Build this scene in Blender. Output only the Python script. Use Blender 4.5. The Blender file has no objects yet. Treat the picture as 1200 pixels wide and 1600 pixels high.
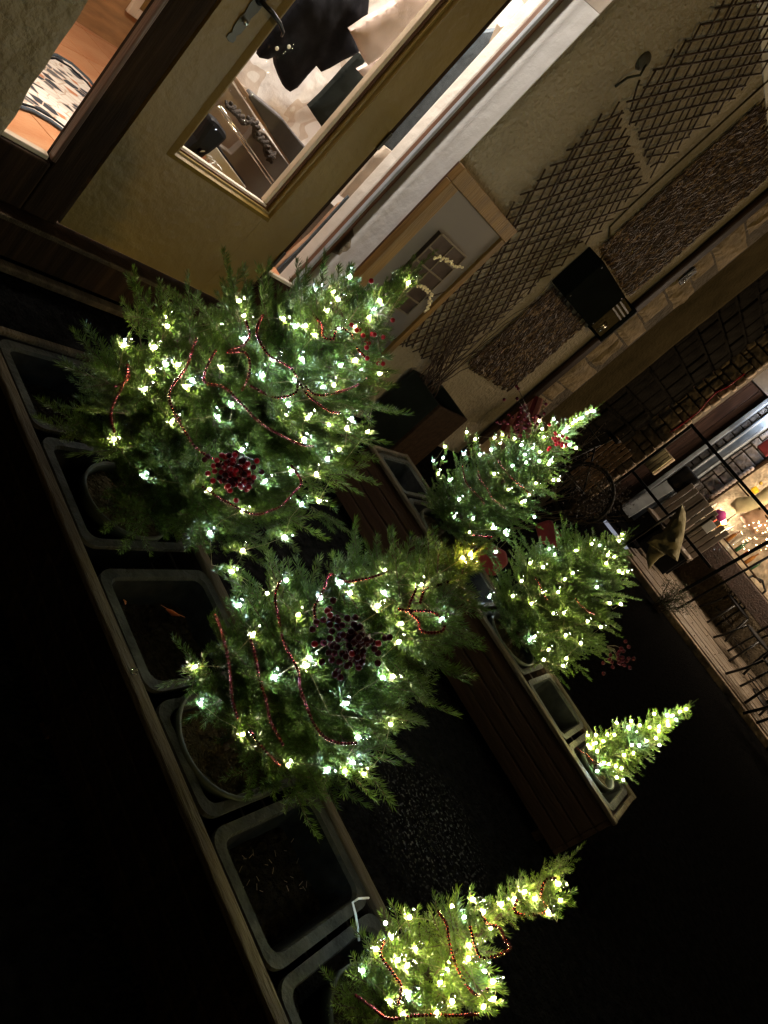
import bpy, bmesh, math, random
import numpy as np
from mathutils import Vector, Matrix, noise

# ------------------------------------------------------------------ camera, world, sun, exposure
SC = bpy.context.scene
COL = SC.collection
EYE = 1.45
FPX = 1120.0                                   # focal length in photo pixels (1200 x 1600)
AX = np.array([[0.5003333, 0.0771371, 0.86238997],
               [-0.49692387, -0.79006837, 0.35896885],
               [0.70903685, -0.60814623, -0.35696625]])   # world x, y, z in lens axes (right, down, forward)
cam = bpy.data.cameras.new('camera'); camo = bpy.data.objects.new('camera', cam); COL.objects.link(camo)
cam.sensor_fit = 'VERTICAL'; cam.sensor_height = 24.0; cam.sensor_width = 18.0
cam.lens = FPX / 1600 * 24.0
cam.clip_start = 0.02; cam.clip_end = 300
m = Matrix(((AX[0][0], -AX[0][1], -AX[0][2], 0), (AX[1][0], -AX[1][1], -AX[1][2], 0), (AX[2][0], -AX[2][1], -AX[2][2], EYE), (0, 0, 0, 1)))
camo.matrix_world = m
SC.camera = camo

SUN_EL, SUN_AZ = math.radians(13), math.radians(246)
world = bpy.data.worlds.new('World'); SC.world = world; world.use_nodes = True
wn = world.node_tree.nodes; wl = world.node_tree.links
sky = wn.new('ShaderNodeTexSky'); sky.sky_type = 'NISHITA'; sky.sun_disc = False
sky.sun_elevation = math.radians(-6); sky.sun_rotation = math.radians(30)
wl.new(sky.outputs[0], wn['Background'].inputs[0]); wn['Background'].inputs[1].default_value = 0.0008
sd = bpy.data.lights.new('sun', 'SUN'); sd.energy = 0.41; sd.angle = math.radians(1.2); sd.color = (1.0, 0.71, 0.29)
so = bpy.data.objects.new('sun', sd); COL.objects.link(so)
_d = Vector((0.20, 0.94, -0.25))
so.rotation_euler = _d.to_track_quat('-Z', 'Y').to_euler()
SC.view_settings.view_transform = 'Standard'; SC.view_settings.look = 'None'
SC.view_settings.exposure = 0.0; SC.view_settings.gamma = 1.0
SC.cycles.use_denoising = True
SC.cycles.max_bounces = 6; SC.cycles.transparent_max_bounces = 12
SC.cycles.sample_clamp_indirect = 3.0; SC.cycles.sample_clamp_direct = 0
SC.cycles.caustics_reflective = False; SC.cycles.caustics_refractive = False
SC.cycles.use_light_tree = True

R = random.Random(11)
RN = np.random.RandomState(5)

# ------------------------------------------------------------------ helpers
def ray(px, py):
    v = np.array([px - 600.0, py - 800.0, FPX]); return AX @ v
def _hit(px, py, ax, val):
    r = ray(px, py); return Vector((r * val / r[ax] + np.array([0, 0, EYE])).tolist())
def fz(px, py, z):
    r = ray(px, py); return Vector((r * (z - EYE) / r[2] + np.array([0, 0, EYE])).tolist())
def fy(px, py, y): return _hit(px, py, 1, y)
def fx(px, py, x): return _hit(px, py, 0, x)

def nmat(name, col, rough=0.6, metal=0.0, var=0.25, scale=8.0, bump=0.0, bscale=40.0, spec=0.5, col2=None, stretch=None, emit=None, es=0.0, trans=0.0, alpha=1.0):
    """Principled material with noise-driven colour variation and bump."""
    mt = bpy.data.materials.new(name); mt.use_nodes = True
    nt = mt.node_tree; b = nt.nodes['Principled BSDF']
    b.inputs['Roughness'].default_value = rough; b.inputs['Metallic'].default_value = metal
    b.inputs['Specular IOR Level'].default_value = spec
    tc = nt.nodes.new('ShaderNodeTexCoord'); src = tc.outputs['Object']
    if stretch:
        mp = nt.nodes.new('ShaderNodeMapping'); mp.inputs['Scale'].default_value = stretch
        nt.links.new(src, mp.inputs[0]); src = mp.outputs[0]
    n = nt.nodes.new('ShaderNodeTexNoise'); n.inputs['Scale'].default_value = scale; n.inputs['Detail'].default_value = 6
    nt.links.new(src, n.inputs['Vector'])
    cr = nt.nodes.new('ShaderNodeValToRGB')
    c2 = col2 or tuple(min(1, c * (1 + var)) for c in col); c1 = tuple(c * (1 - var) for c in col)
    if col2: c1 = col
    cr.color_ramp.elements[0].position = 0.3; cr.color_ramp.elements[1].position = 0.7
    cr.color_ramp.elements[0].color = (*c1, 1); cr.color_ramp.elements[1].color = (*c2, 1)
    nt.links.new(n.outputs[0], cr.inputs[0]); nt.links.new(cr.outputs[0], b.inputs['Base Color'])
    if bump:
        n2 = nt.nodes.new('ShaderNodeTexNoise'); n2.inputs['Scale'].default_value = bscale; n2.inputs['Detail'].default_value = 8
        nt.links.new(src, n2.inputs['Vector'])
        bp = nt.nodes.new('ShaderNodeBump'); bp.inputs['Strength'].default_value = min(1, bump); bp.inputs['Distance'].default_value = 0.02 * max(1, bump)
        nt.links.new(n2.outputs[0], bp.inputs['Height']); nt.links.new(bp.outputs[0], b.inputs['Normal'])
    if emit:
        b.inputs['Emission Color'].default_value = (*emit, 1); b.inputs['Emission Strength'].default_value = es
    if trans: b.inputs['Transmission Weight'].default_value = trans
    return mt
def emat(name, col, s):
    mt = bpy.data.materials.new(name); mt.use_nodes = True; nt = mt.node_tree; nt.nodes.clear()
    e = nt.nodes.new('ShaderNodeEmission'); e.inputs[0].default_value = (*col, 1); e.inputs[1].default_value = s
    o = nt.nodes.new('ShaderNodeOutputMaterial'); nt.links.new(e.outputs[0], o.inputs[0]); return mt
def glassmat(name, tint=(1, 1, 1), refl=0.08, rough=0.02):
    mt = bpy.data.materials.new(name); mt.use_nodes = True; nt = mt.node_tree; nt.nodes.clear()
    t = nt.nodes.new('ShaderNodeBsdfTransparent'); t.inputs[0].default_value = (*tint, 1)
    g = nt.nodes.new('ShaderNodeBsdfGlossy'); g.inputs['Roughness'].default_value = rough
    fr = nt.nodes.new('ShaderNodeFresnel'); fr.inputs[0].default_value = 1.45
    mu = nt.nodes.new('ShaderNodeMath'); mu.operation = 'MULTIPLY_ADD'; mu.inputs[1].default_value = refl; mu.inputs[2].default_value = 0.0
    nt.links.new(fr.outputs[0], mu.inputs[0])
    x = nt.nodes.new('ShaderNodeMixShader'); o = nt.nodes.new('ShaderNodeOutputMaterial')
    nt.links.new(mu.outputs[0], x.inputs[0]); nt.links.new(t.outputs[0], x.inputs[1]); nt.links.new(g.outputs[0], x.inputs[2]); nt.links.new(x.outputs[0], o.inputs[0])
    return mt

class MB:
    def __init__(s): s.v = []; s.f = []
    def add(s, vs, fs):
        o = len(s.v); s.v += [tuple(p) for p in vs]; s.f += [tuple(i + o for i in f) for f in fs]; return s
    def box(s, x0, x1, y0, y1, z0, z1, M=None):
        vs = [Vector((x, y, z)) for z in (z0, z1) for y in (y0, y1) for x in (x0, x1)]
        if M: vs = [M @ v for v in vs]
        return s.add(vs, [(0, 2, 3, 1), (4, 5, 7, 6), (0, 1, 5, 4), (2, 6, 7, 3), (0, 4, 6, 2), (1, 3, 7, 5)])
    def tube(s, pts, r, n=6, cap=True, taper=None):
        pts = [Vector(p) for p in pts]; k = len(pts); vs = []; up = Vector((0.13, 0.21, 0.97)).normalized(); prev = None
        for i, p in enumerate(pts):
            t = (pts[min(i + 1, k - 1)] - pts[max(i - 1, 0)])
            t = t.normalized() if t.length > 1e-9 else Vector((0, 0, 1))
            a = (prev - t * prev.dot(t)) if prev else (up - t * up.dot(t))
            if a.length < 1e-4: a = t.orthogonal()
            a.normalize(); prev = a; b = t.cross(a)
            rr = (r[i] if isinstance(r, (list, tuple)) else r) * (1 if taper is None else 1 + (taper - 1) * i / (k - 1))
            for j in range(n):
                c = 2 * math.pi * j / n; vs.append(p + (a * math.cos(c) + b * math.sin(c)) * rr)
        fs = [(i * n + j, i * n + (j + 1) % n, (i + 1) * n + (j + 1) % n, (i + 1) * n + j) for i in range(k - 1) for j in range(n)]
        if cap: fs += [tuple(range(n))[::-1], tuple(range((k - 1) * n, k * n))]
        return s.add(vs, fs)
    def lathe(s, prof, n=24, M=None, caps=3):
        vs = []
        for (r, z) in prof:
            for j in range(n):
                c = 2 * math.pi * j / n; v = Vector((r * math.cos(c), r * math.sin(c), z)); vs.append(M @ v if M else v)
        fs = [(i * n + j, i * n + (j + 1) % n, (i + 1) * n + (j + 1) % n, (i + 1) * n + j) for i in range(len(prof) - 1) for j in range(n)]
        if caps & 1: fs.append(tuple(range(n))[::-1])
        if caps & 2: fs.append(tuple(range((len(prof) - 1) * n, len(prof) * n)))
        return s.add(vs, fs)
    def mesh(s, name, mat, smooth=False):
        me = bpy.data.meshes.new(name); me.from_pydata(s.v, [], s.f)
        me.materials.append(mat)
        if smooth: me.polygons.foreach_set('use_smooth', [True] * len(me.polygons))
        me.update(); return me
    def build(s, name, mat, parent=None, smooth=False, bevel=0.0, seg=2, **kw):
        return link(name, s.mesh(name, mat, smooth), parent, bevel, seg, **kw)
def link(name, me, parent=None, bevel=0.0, seg=2, **kw):
    o = bpy.data.objects.new(name, me); COL.objects.link(o)
    if parent: o.parent = parent
    if bevel:
        b = o.modifiers.new('bevel', 'BEVEL'); b.width = bevel; b.segments = seg; b.limit_method = 'ANGLE'
    tag(o, **kw); return o
def tag(o, label=None, cat=None, group=None, kind=None):
    if label: o['label'] = label
    if cat: o['category'] = cat
    if group: o['group'] = group
    if kind: o['kind'] = kind
    return o
def thing(name, label, cat, loc=(0, 0, 0), group=None, kind=None):
    o = bpy.data.objects.new(name, None); COL.objects.link(o); o.location = loc; o.empty_display_size = 0.1
    return tag(o, label, cat, group, kind)
def rel(o, c):
    """keep a child built in world coordinates where it is, under a located parent"""
    c.parent = o; c.location = Vector(c.location) - Vector(o.location); return c
def bx(name, mat, parent, x0, x1, y0, y1, z0, z1, bevel=0.0, **kw):
    """box part, its origin at its own centre"""
    c = Vector(((x0 + x1) / 2, (y0 + y1) / 2, (z0 + z1) / 2))
    o = MB().box(x0 - c.x, x1 - c.x, y0 - c.y, y1 - c.y, z0 - c.z, z1 - c.z).build(name, mat, None, bevel=bevel, **kw)
    o.location = c
    if parent: rel(parent, o)
    return o
def poly_slab(name, pts, normal, thick, mat, parent=None, bevel=0.0, wrinkle=0.0, cell=0.02, wscale=12.0, bulge=0.0, **kw):
    """closed outline (world points in one plane) given real thickness along normal, front face diced and rumpled"""
    pts = [Vector(p) for p in pts]; n = Vector(normal).normalized(); c = sum(pts, Vector()) / len(pts)
    bm = bmesh.new(); vs = [bm.verts.new(p - c) for p in pts]; f = bm.faces.new(vs)
    if f.normal.dot(n) < 0: f.normal_flip()
    f.normal_update()
    if wrinkle or bulge:
        u = n.orthogonal().normalized(); w = n.cross(u)
        for ax in (u, w):
            ds = [v.co.dot(ax) for v in bm.verts]; d = min(ds) + cell
            mx = max(ds)
            while d < mx:
                bmesh.ops.bisect_plane(bm, geom=bm.verts[:] + bm.edges[:] + bm.faces[:], plane_co=ax * d, plane_no=ax); d += cell
        bmesh.ops.triangulate(bm, faces=bm.faces[:])
    r = bmesh.ops.extrude_face_region(bm, geom=bm.faces[:])
    ev = [g for g in r['geom'] if isinstance(g, bmesh.types.BMVert)]
    for v in ev: v.co += n * thick
    if wrinkle or bulge:
        bmesh.ops.remove_doubles(bm, verts=bm.verts[:], dist=1e-5)
        inner = [v for v in ev if v.is_valid]
        P2 = [p - c for p in pts]
        for v in inner:
            q = v.co - n * thick; dm = 9
            for i in range(len(P2)):
                a, b2 = P2[i - 1], P2[i]; ab = b2 - a; t = max(0, min(1, (q - a).dot(ab) / max(ab.length_squared, 1e-9))); dm = min(dm, (q - a - ab * t).length)
            k = min(1, dm / 0.05); s3 = noise.noise((v.co + c) * wscale); s4 = noise.noise((v.co + c) * wscale * 2.7)
            v.co += n * (bulge * math.sqrt(k) + wrinkle * (s3 + 0.5 * s4) * min(1, k * 2))
    bmesh.ops.recalc_face_normals(bm, faces=bm.faces[:])
    me = bpy.data.meshes.new(name); bm.to_mesh(me); bm.free(); me.materials.append(mat)
    if wrinkle or bulge: me.polygons.foreach_set('use_smooth', [True] * len(me.polygons))
    o = link(name, me, None, bevel, **kw); o.location = c
    if wrinkle or bulge:
        o.modifiers.new('edges', 'EDGE_SPLIT').split_angle = math.radians(50)
    if parent: rel(parent, o)
    return o
def zpts(s, x0, y0, sc):
    """helper: pixel pairs read in an enlarged crop -> photo pixels"""
    return [(x0 + a / sc, y0 + b / sc) for a, b in s]

# ------------------------------------------------------------------ materials
M = {}
def mk(k, *a, **kw): M[k] = nmat(k, *a, **kw); return M[k]
mk('asphalt', (0.006, 0.0058, 0.0056), 0.9, var=0.6, scale=25, bump=1.0, bscale=60, spec=0.12)
_nt = M['asphalt'].node_tree; _n = _nt.nodes.new('ShaderNodeTexNoise'); _n.inputs['Scale'].default_value = 1.1; _n.inputs['Detail'].default_value = 5; _r = _nt.nodes.new('ShaderNodeMapRange')
_tc = _nt.nodes.new('ShaderNodeTexCoord'); _nt.links.new(_tc.outputs['Object'], _n.inputs['Vector']); _nt.links.new(_n.outputs[0], _r.inputs[0])   # damp patches
for _i, _v in ((1, .48), (2, .62), (3, .92), (4, .32)): _r.inputs[_i].default_value = _v
_nt.links.new(_r.outputs[0], _nt.nodes['Principled BSDF'].inputs['Roughness'])
_s = _nt.nodes.new('ShaderNodeMapRange'); _nt.links.new(_n.outputs[0], _s.inputs[0])
for _i, _v in ((1, .55), (2, .66), (3, .0), (4, .0)): _s.inputs[_i].default_value = _v
_vd = _nt.nodes.new('ShaderNodeVectorMath'); _vd.operation = 'DISTANCE'; _vd.inputs[1].default_value = (2.3, -0.05, 0); _nt.links.new(_tc.outputs['Object'], _vd.inputs[0])     # one puddled hollow
_p = _nt.nodes.new('ShaderNodeMapRange'); _nt.links.new(_vd.outputs['Value'], _p.inputs[0])
for _i, _v in ((1, .0), (2, .32), (3, .5), (4, .0)): _p.inputs[_i].default_value = _v
_a = _nt.nodes.new('ShaderNodeMath'); _a.operation = 'ADD'; 
_g = _nt.nodes.new('ShaderNodeTexNoise'); _g.inputs['Scale'].default_value = 75; _g.inputs['Detail'].default_value = 2; _nt.links.new(_tc.outputs['Object'], _g.inputs['Vector'])
_gr = _nt.nodes.new('ShaderNodeMapRange'); _nt.links.new(_g.outputs[0], _gr.inputs[0]); _gr.inputs[1].default_value = .56; _gr.inputs[2].default_value = .64
_gm = _nt.nodes.new('ShaderNodeMath'); _gm.operation = 'MULTIPLY'; _nt.links.new(_gr.outputs[0], _gm.inputs[0]); _nt.links.new(_p.outputs[0], _gm.inputs[1])
_nt.links.new(_s.outputs[0], _a.inputs[0]); _nt.links.new(_gm.outputs[0], _a.inputs[1])
_rg = _nt.nodes.new('ShaderNodeMath'); _rg.operation = 'MULTIPLY_ADD'; _rg.inputs[1].default_value = -1.8; _nt.links.new(_gm.outputs[0], _rg.inputs[0]); _nt.links.new(_r.outputs[0], _rg.inputs[2]); _rg.use_clamp = True
_rm = _nt.nodes.new('ShaderNodeMath'); _rm.operation = 'MAXIMUM'; _rm.inputs[1].default_value = .16; _nt.links.new(_rg.outputs[0], _rm.inputs[0]); _nt.links.new(_rm.outputs[0], _nt.nodes['Principled BSDF'].inputs['Roughness'])
_nt.links.new(_a.outputs[0], _nt.nodes['Principled BSDF'].inputs['Specular IOR Level'])
mk('plaster', (0.30, 0.25, 0.17), 0.92, var=0.16, scale=3, bump=1.6, bscale=34)
mk('plaster_rough', (0.26, 0.225, 0.155), 0.95, var=0.22, scale=5, bump=2.6, bscale=22)
mk('plaster_white', (0.74, 0.74, 0.73), 0.85, var=0.04, scale=5, bump=0.4, bscale=14)
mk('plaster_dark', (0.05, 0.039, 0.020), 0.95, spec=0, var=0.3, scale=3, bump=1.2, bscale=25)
mk('olive_paint', (0.18, 0.115, 0.020), 0.5, var=0.16, scale=2.2, bump=0.25, bscale=25)
mk('dark_wood', (0.024, 0.013, 0.006), 0.6, var=0.5, scale=5, bump=0.2, bscale=20, spec=.06, stretch=(6, 6, 0.5))
mk('brown_wood', (0.10, 0.045, 0.022), 0.4, var=0.4, scale=5, bump=0.2, bscale=20, stretch=(8, 8, 0.6))
mk('warm_wood', (0.19, 0.10, 0.018), 0.55, var=0.3, scale=4, bump=0.3, bscale=20, stretch=(5, 5, 0.6))
mk('rim_wood', (0.062, 0.046, 0.026), 0.8, spec=.1, var=0.45, scale=5, bump=0.6, bscale=30, stretch=(5, 0.7, 5))
mk('black_plank', (0.012, 0.008, 0.005), 0.8, var=0.4, scale=5, bump=0.4, bscale=30, spec=.03)
mk('plank_wood', (0.038, 0.022, 0.013), 0.8, spec=.05, var=0.3, scale=5, bump=0.4, bscale=30, stretch=(5, 0.6, 5))
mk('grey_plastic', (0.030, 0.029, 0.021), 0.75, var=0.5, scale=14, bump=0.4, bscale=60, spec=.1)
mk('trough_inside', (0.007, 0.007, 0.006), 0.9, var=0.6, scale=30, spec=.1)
mk('soil', (0.014, 0.010, 0.006), 0.95, var=0.6, scale=40, bump=3.0, bscale=60, spec=.03)
mk('moss', (0.035, 0.031, 0.011), 0.95, var=0.7, scale=30, bump=3.0, bscale=70, spec=.05, col2=(0.055, 0.035, 0.014))
mk('pot_plastic', (0.016, 0.019, 0.012), 0.55, var=0.3, spec=.1)
mk('pot_rim', (0.035, 0.037, 0.020), 0.55, var=0.4, scale=20, spec=.15)
mk('bark', (0.06, 0.038, 0.022), 0.9, var=0.4, scale=30, bump=1.5, bscale=60)
mk('willow', (0.045, 0.022, 0.011), 0.6, var=0.45, scale=14, bump=0.5, bscale=60)
mk('willow_pale', (0.20, 0.125, 0.07), 0.7, var=0.5, scale=20)
mk('board_panel', (0.15, 0.125, 0.10), 0.6, var=0.12, scale=2)
mk('near_black', (0.009, 0.009, 0.010), 0.6, var=0.3, spec=.15)
mk('dark_green_box', (0.018, 0.021, 0.016), 0.7, spec=.1, var=0.3, scale=6, bump=0.3)
mk('box_pale', (0.06, 0.045, 0.03), 0.6, var=0.2)
mk('quoin', (0.21, 0.15, 0.075), 0.9, var=0.4, scale=8, bump=2.5, bscale=14)
mk('mortar', (0.085, 0.065, 0.04), 0.95, var=0.3, scale=10, bump=2.0, bscale=30)
mk('dark_stone', (0.05, 0.045, 0.035), 0.9, var=0.5, scale=5, bump=2.0, bscale=12)
mk('metal_dark', (0.03, 0.03, 0.03), 0.35, metal=0.8, var=0.2)
mk('old_metal', (0.06, 0.055, 0.045), 0.45, metal=0.7, var=0.3)
mk('chrome', (0.7, 0.68, 0.62), 0.15, metal=1.0, var=0.05)
mk('black_cloth', (0.005, 0.0055, 0.009), 0.9, var=0.3, scale=25, bump=0.08, bscale=200, spec=.2)
mk('green_cloth', (0.009, 0.012, 0.010), 0.9, var=0.3, scale=12, bump=0.08, bscale=200, spec=.2)
mk('pink_cloth', (0.62, 0.50, 0.44), 0.95, var=0.05, scale=20, bump=0.12, bscale=220)
mk('denim', (0.05, 0.068, 0.085), 0.85, var=0.3, scale=25, bump=0.15, bscale=120)
mk('grey_felt', (0.10, 0.095, 0.095), 0.9, var=0.08, scale=30, bump=0.08, bscale=200)
mk('beige', (0.42, 0.36, 0.29), 0.8, var=0.15, scale=12)
mk('taupe', (0.15, 0.12, 0.095), 0.6, var=0.2, scale=5)
mk('scarf', (0.035, 0.025, 0.018), 0.9, var=0.4, scale=30, bump=0.8, bscale=100)
mk('interior_white', (0.68, 0.64, 0.58), 0.9, var=0.05, scale=3, bump=0.5, bscale=14)
mk('cabinet_wood', (0.36, 0.20, 0.085), 0.45, var=0.3, scale=4, bump=0.1, stretch=(1, 1, 6))
mk('pale_trim', (0.62, 0.50, 0.36), 0.5, var=0.1)
mk('sill_white', (0.60, 0.54, 0.44), 0.45, var=0.1)
mk('red_cloth', (0.15, 0.012, 0.014), 0.8, var=0.3, scale=12)
mk('white_plastic', (0.75, 0.75, 0.72), 0.4, var=0.05)
mk('red_plastic', (0.6, 0.03, 0.03), 0.4, var=0.1)
mk('leather', (0.38, 0.24, 0.15), 0.5, var=0.15, scale=10)
mk('bead_red', (0.14, 0.012, 0.012), 0.25, metal=0.7, var=0.15, spec=0.8)
mk('berry_red', (0.18, 0.004, 0.010), 0.3, var=0.3, spec=0.10)
mk('berry_dark', (0.030, 0.004, 0.006), 0.45, var=0.3, spec=0.02)
mk('wire', (0.22, 0.18, 0.10), 0.3, metal=0.8, var=0.1)
mk('dead_leaf', (0.45, 0.12, 0.035), 0.7, var=0.4, scale=30)
mk('parasol_fabric', (0.30, 0.26, 0.13), 0.8, var=0.3, scale=6, bump=0.4)
mk('terrace', (0.10, 0.08, 0.06), 0.28, var=0.5, scale=5, bump=1.2, bscale=16, stretch=(3, 1, 1), col2=(0.28, 0.22, 0.16))
mk('stone_lit', (0.30, 0.225, 0.15), 0.85, var=0.45, scale=7, bump=2.2, bscale=12)
mk('stone_grey', (0.22, 0.19, 0.17), 0.85, var=0.45, scale=7, bump=2.2, bscale=12)
mk('pipe_grey', (0.30, 0.33, 0.36), 0.4, var=0.2)
mk('pallet', (0.40, 0.25, 0.16), 0.7, var=0.3, scale=8)
mk('amber_cloth', (0.5, 0.42, 0.22), 0.8, var=0.2)
mk('tyre', (0.012, 0.012, 0.012), 0.7, var=0.2)
mk('magenta', (0.4, 0.03, 0.2), 0.7, var=0.2)
M['glass'] = glassmat('window_glass', refl=0.03); M['screen_glass'] = glassmat('screen_glass', (0.93, 0.94, 0.94), 0.6)
M['cap'] = glassmat('clear_cap', (0.9, 0.92, 0.9), 2.2, 0.15)
M['warm_led'] = emat('warm_led', (1.0, 0.94, 0.56), 640); M['cool_led'] = emat('cool_led', (0.58, 0.79, 1.0), 900)
M['green_led'] = emat('green_led', (1.0, 0.95, 0.40), 700); M['gold_led'] = emat('gold_led', (1.0, 0.66, 0.22), 1000)
M['shop_lamp'] = emat('shop_lamp', (1.0, 0.89, 0.78), 240); M['amber_lamp'] = emat('amber_lamp', (1.0, 0.78, 0.55), 760); M['cool_lamp'] = emat('cool_lamp', (0.7, 0.82, 1.0), 60)

# needles: green, slightly translucent, per-branch variation
def needle_material(name, c1, c2):
    mt = bpy.data.materials.new(name); mt.use_nodes = True; nt = mt.node_tree; b = nt.nodes['Principled BSDF']
    oi = nt.nodes.new('ShaderNodeObjectInfo'); g = nt.nodes.new('ShaderNodeNewGeometry')
    ad = nt.nodes.new('ShaderNodeMath'); ad.operation = 'MULTIPLY_ADD'; ad.inputs[1].default_value = 0.5
    mm = nt.nodes.new('ShaderNodeMath'); mm.operation = 'MULTIPLY'; mm.inputs[1].default_value = 0.5
    nt.links.new(g.outputs['Random Per Island'], ad.inputs[0]); nt.links.new(oi.outputs['Random'], mm.inputs[0]); nt.links.new(mm.outputs[0], ad.inputs[2])
    cr = nt.nodes.new('ShaderNodeValToRGB'); cr.color_ramp.elements[0].color = (*c1, 1); cr.color_ramp.elements[1].color = (*c2, 1)
    nt.links.new(ad.outputs[0], cr.inputs[0]); nt.links.new(cr.outputs[0], b.inputs['Base Color'])
    b.inputs['Roughness'].default_value = 0.38; b.inputs['Specular IOR Level'].default_value = 0.45
    tr = nt.nodes.new('ShaderNodeBsdfTranslucent'); nt.links.new(cr.outputs[0], tr.inputs[0])
    mx = nt.nodes.new('ShaderNodeMixShader'); mx.inputs[0].default_value = 0.28
    o = nt.nodes['Material Output']; nt.links.new(b.outputs[0], mx.inputs[1]); nt.links.new(tr.outputs[0], mx.inputs[2]); nt.links.new(mx.outputs[0], o.inputs[0])
    return mt
M['needle'] = needle_material('spruce_needles', (0.022, 0.050, 0.006), (0.090, 0.138, 0.014))
M['needle_bright'] = needle_material('bright_needles', (0.06, 0.10, 0.012), (0.17, 0.23, 0.025))

# ------------------------------------------------------------------ ground
MB().add([(-30, -30, 0), (60, -30, 0), (60, 30, 0), (-30, 30, 0)], [(0, 1, 2, 3)]).build('ground', M['asphalt'], None, kind='structure', label='wet dark asphalt ground between the planters')
# raised terrace of worn planks beyond, its edge parallel to the planters
tg = thing('terrace', 'raised terrace of worn wet planks in front of the lit shop', 'terrace', (9.4, 0, 0), kind='structure')
x = 9.38
while x < 11.95:
    w_ = R.uniform(0.10, 0.15); y = 1.5 + R.uniform(-.6, 0)
    while y > -4.2:
        l_ = R.uniform(1.2, 2.4); rel(tg, bx('plank', M['terrace'], None, x, x + w_ - 0.01, y - l_ + .01, y, 0.002, 0.10 + R.uniform(-0.006, 0.006), bevel=0.006)); y -= l_
    x += w_
rel(tg, bx('edge_stone', M['stone_lit'], None, 9.28, 9.37, -4.2, 1.3, -0.01, 0.085, bevel=0.02))

# ------------------------------------------------------------------ shop building
YW, YD = 2.31, 2.50          # proud wall plane, recessed door plane
shop = thing('shop_building', 'olive plastered shop building with its entrance door lit from inside', 'building', (2.2, 2.5, 0))
def sb(name, mat, *a, **kw): return bx(name, mat, shop, *a, **kw)
def rough_wall(name, mat, x0, x1, z0, z1, y, depth, edge_rough=0.0, cell=0.05):
    """plaster wall with an uneven trowelled front, real thickness"""
    nx = max(1, int((x1 - x0) / cell)); nz = max(1, int((z1 - z0) / cell)); mb = MB(); V = []
    for j in range(nz + 1):
        for i in range(nx + 1):
            x = x0 + (x1 - x0) * i / nx; z = z0 + (z1 - z0) * j / nz
            d = 0.009 * noise.noise(Vector((x * 3, z * 3, 1.7))) + 0.004 * noise.noise(Vector((x * 11, z * 11, 5)))
            if edge_rough and i == nx: x += edge_rough * noise.noise(Vector((z * 9, 3, 1)))
            V.append((x - (x0 + x1) / 2, d, z - z0))
    n = nx + 1; F = [(j * n + i, j * n + i + 1, (j + 1) * n + i + 1, (j + 1) * n + i) for j in range(nz) for i in range(nx)]
    mb.add(V, F); me = mb.mesh(name, mat, True); o = link(name, me, None); o.location = ((x0 + x1) / 2, y, z0)
    s = o.modifiers.new('thick', 'SOLIDIFY'); s.thickness = depth; s.offset = -1
    rel(shop, o); return o
rough_wall('near_wall', M['plaster_rough'], -2.6, 1.232, 0, 3.6, YW, 0.19, edge_rough=0.012, cell=0.035)
rough_wall('plaster_wall', M['plaster'], 2.932, 5.72, 0.0, 3.6, YW, 0.25)
# reveal (white), its upper part tan
sb('white_reveal', M['plaster_white'], 2.926, 2.9315, YW + 0.004, YD + 0.03, 0.2, 2.30)
sb('tan_reveal', M['beige'], 2.926, 2.9315, YW + 0.004, YD + 0.03, 2.302, 3.6)
# walls of the shop room (inside faces)
sb('room_back_wall', M['interior_white'], -1.0, 7.0, 6.7, 6.8, 0.25, 3.0)
sb('room_side_wall', M['interior_white'], -1.1, -1.0, 2.56, 6.7, 0.25, 3.0)
sb('room_side_wall', M['interior_white'], 7.0, 7.1, 2.56, 6.8, 0.25, 3.0)
sb('ceiling', M['interior_white'], -1.1, 7.1, 2.3, 6.8, 3.0, 3.1)
sb('inner_reveal', M['interior_white'], 2.90, 3.2, 2.56, 2.635, 0.25, 3.0, bevel=0.01)
sb('inner_wall', M['interior_white'], 3.2, 7.0, 2.565, 2.635, 0.25, 3.0)
sb('upper_wall', M['plaster'], 1.232, 2.925, YD - 0.02, 2.56, 2.62, 3.6)
sb('roof_edge', M['dark_wood'], -2.6, 6.8, 2.2, 6.9, 3.62, 3.75)
sb('inner_near_wall', M['interior_white'], -1.0, 1.20, 2.51, 2.62, 0.25, 3.0)
# shop floor of terracotta tiles
fl = thing('shop_floor', None, None, (0, 0, 0)); fl.parent = shop; fl.location = (-2.2, -2.5, 0)
MB().box(-1.0, 7.0, 2.56, 6.7, 0.15, 0.242).build('grout_bed', M['beige'], fl)
mk('terracotta', (0.50, 0.20, 0.085), 0.35, var=0.3, scale=2.5, bump=0.15, bscale=20, stretch=(1, 3, 1), col2=(0.62, 0.33, 0.17))
tile_me = MB().box(-0.2215, 0.2215, -0.2215, 0.2215, -0.006, 0.006).mesh('floor_tile', M['terracotta'])
for i in range(7):
    for j in range(9):
        t = link('floor_tile', tile_me, fl, 0.003); a = math.radians(24)
        cx, cy = 0.45 * (i - 3), 0.45 * (j - 4)
        px_, py_ = 2.6 + cx * math.cos(a) - cy * math.sin(a), 4.5 + cx * math.sin(a) + cy * math.cos(a)
        if py_ < 2.9 or py_ > 6.4 or px_ < -0.6 or px_ > 6.4: bpy.data.objects.remove(t); continue
        t.location = (px_, py_, 0.246 + R.uniform(-0.0008, 0.0008)); t.rotation_euler = (0, 0, a)
# threshold and step
sb('threshold', M['dark_wood'], 1.236, 2.924, 2.40, 2.62, 0.075, 0.235, bevel=0.012)
sb('sill_strip', M['rim_wood'], 1.236, 2.924, 2.385, 2.3985, 0.225, 0.243, bevel=0.003)
sb('step_edge', M['rim_wood'], 0.9, 2.9, 2.345, 2.395, 0.045, 0.072, bevel=0.006)
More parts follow.
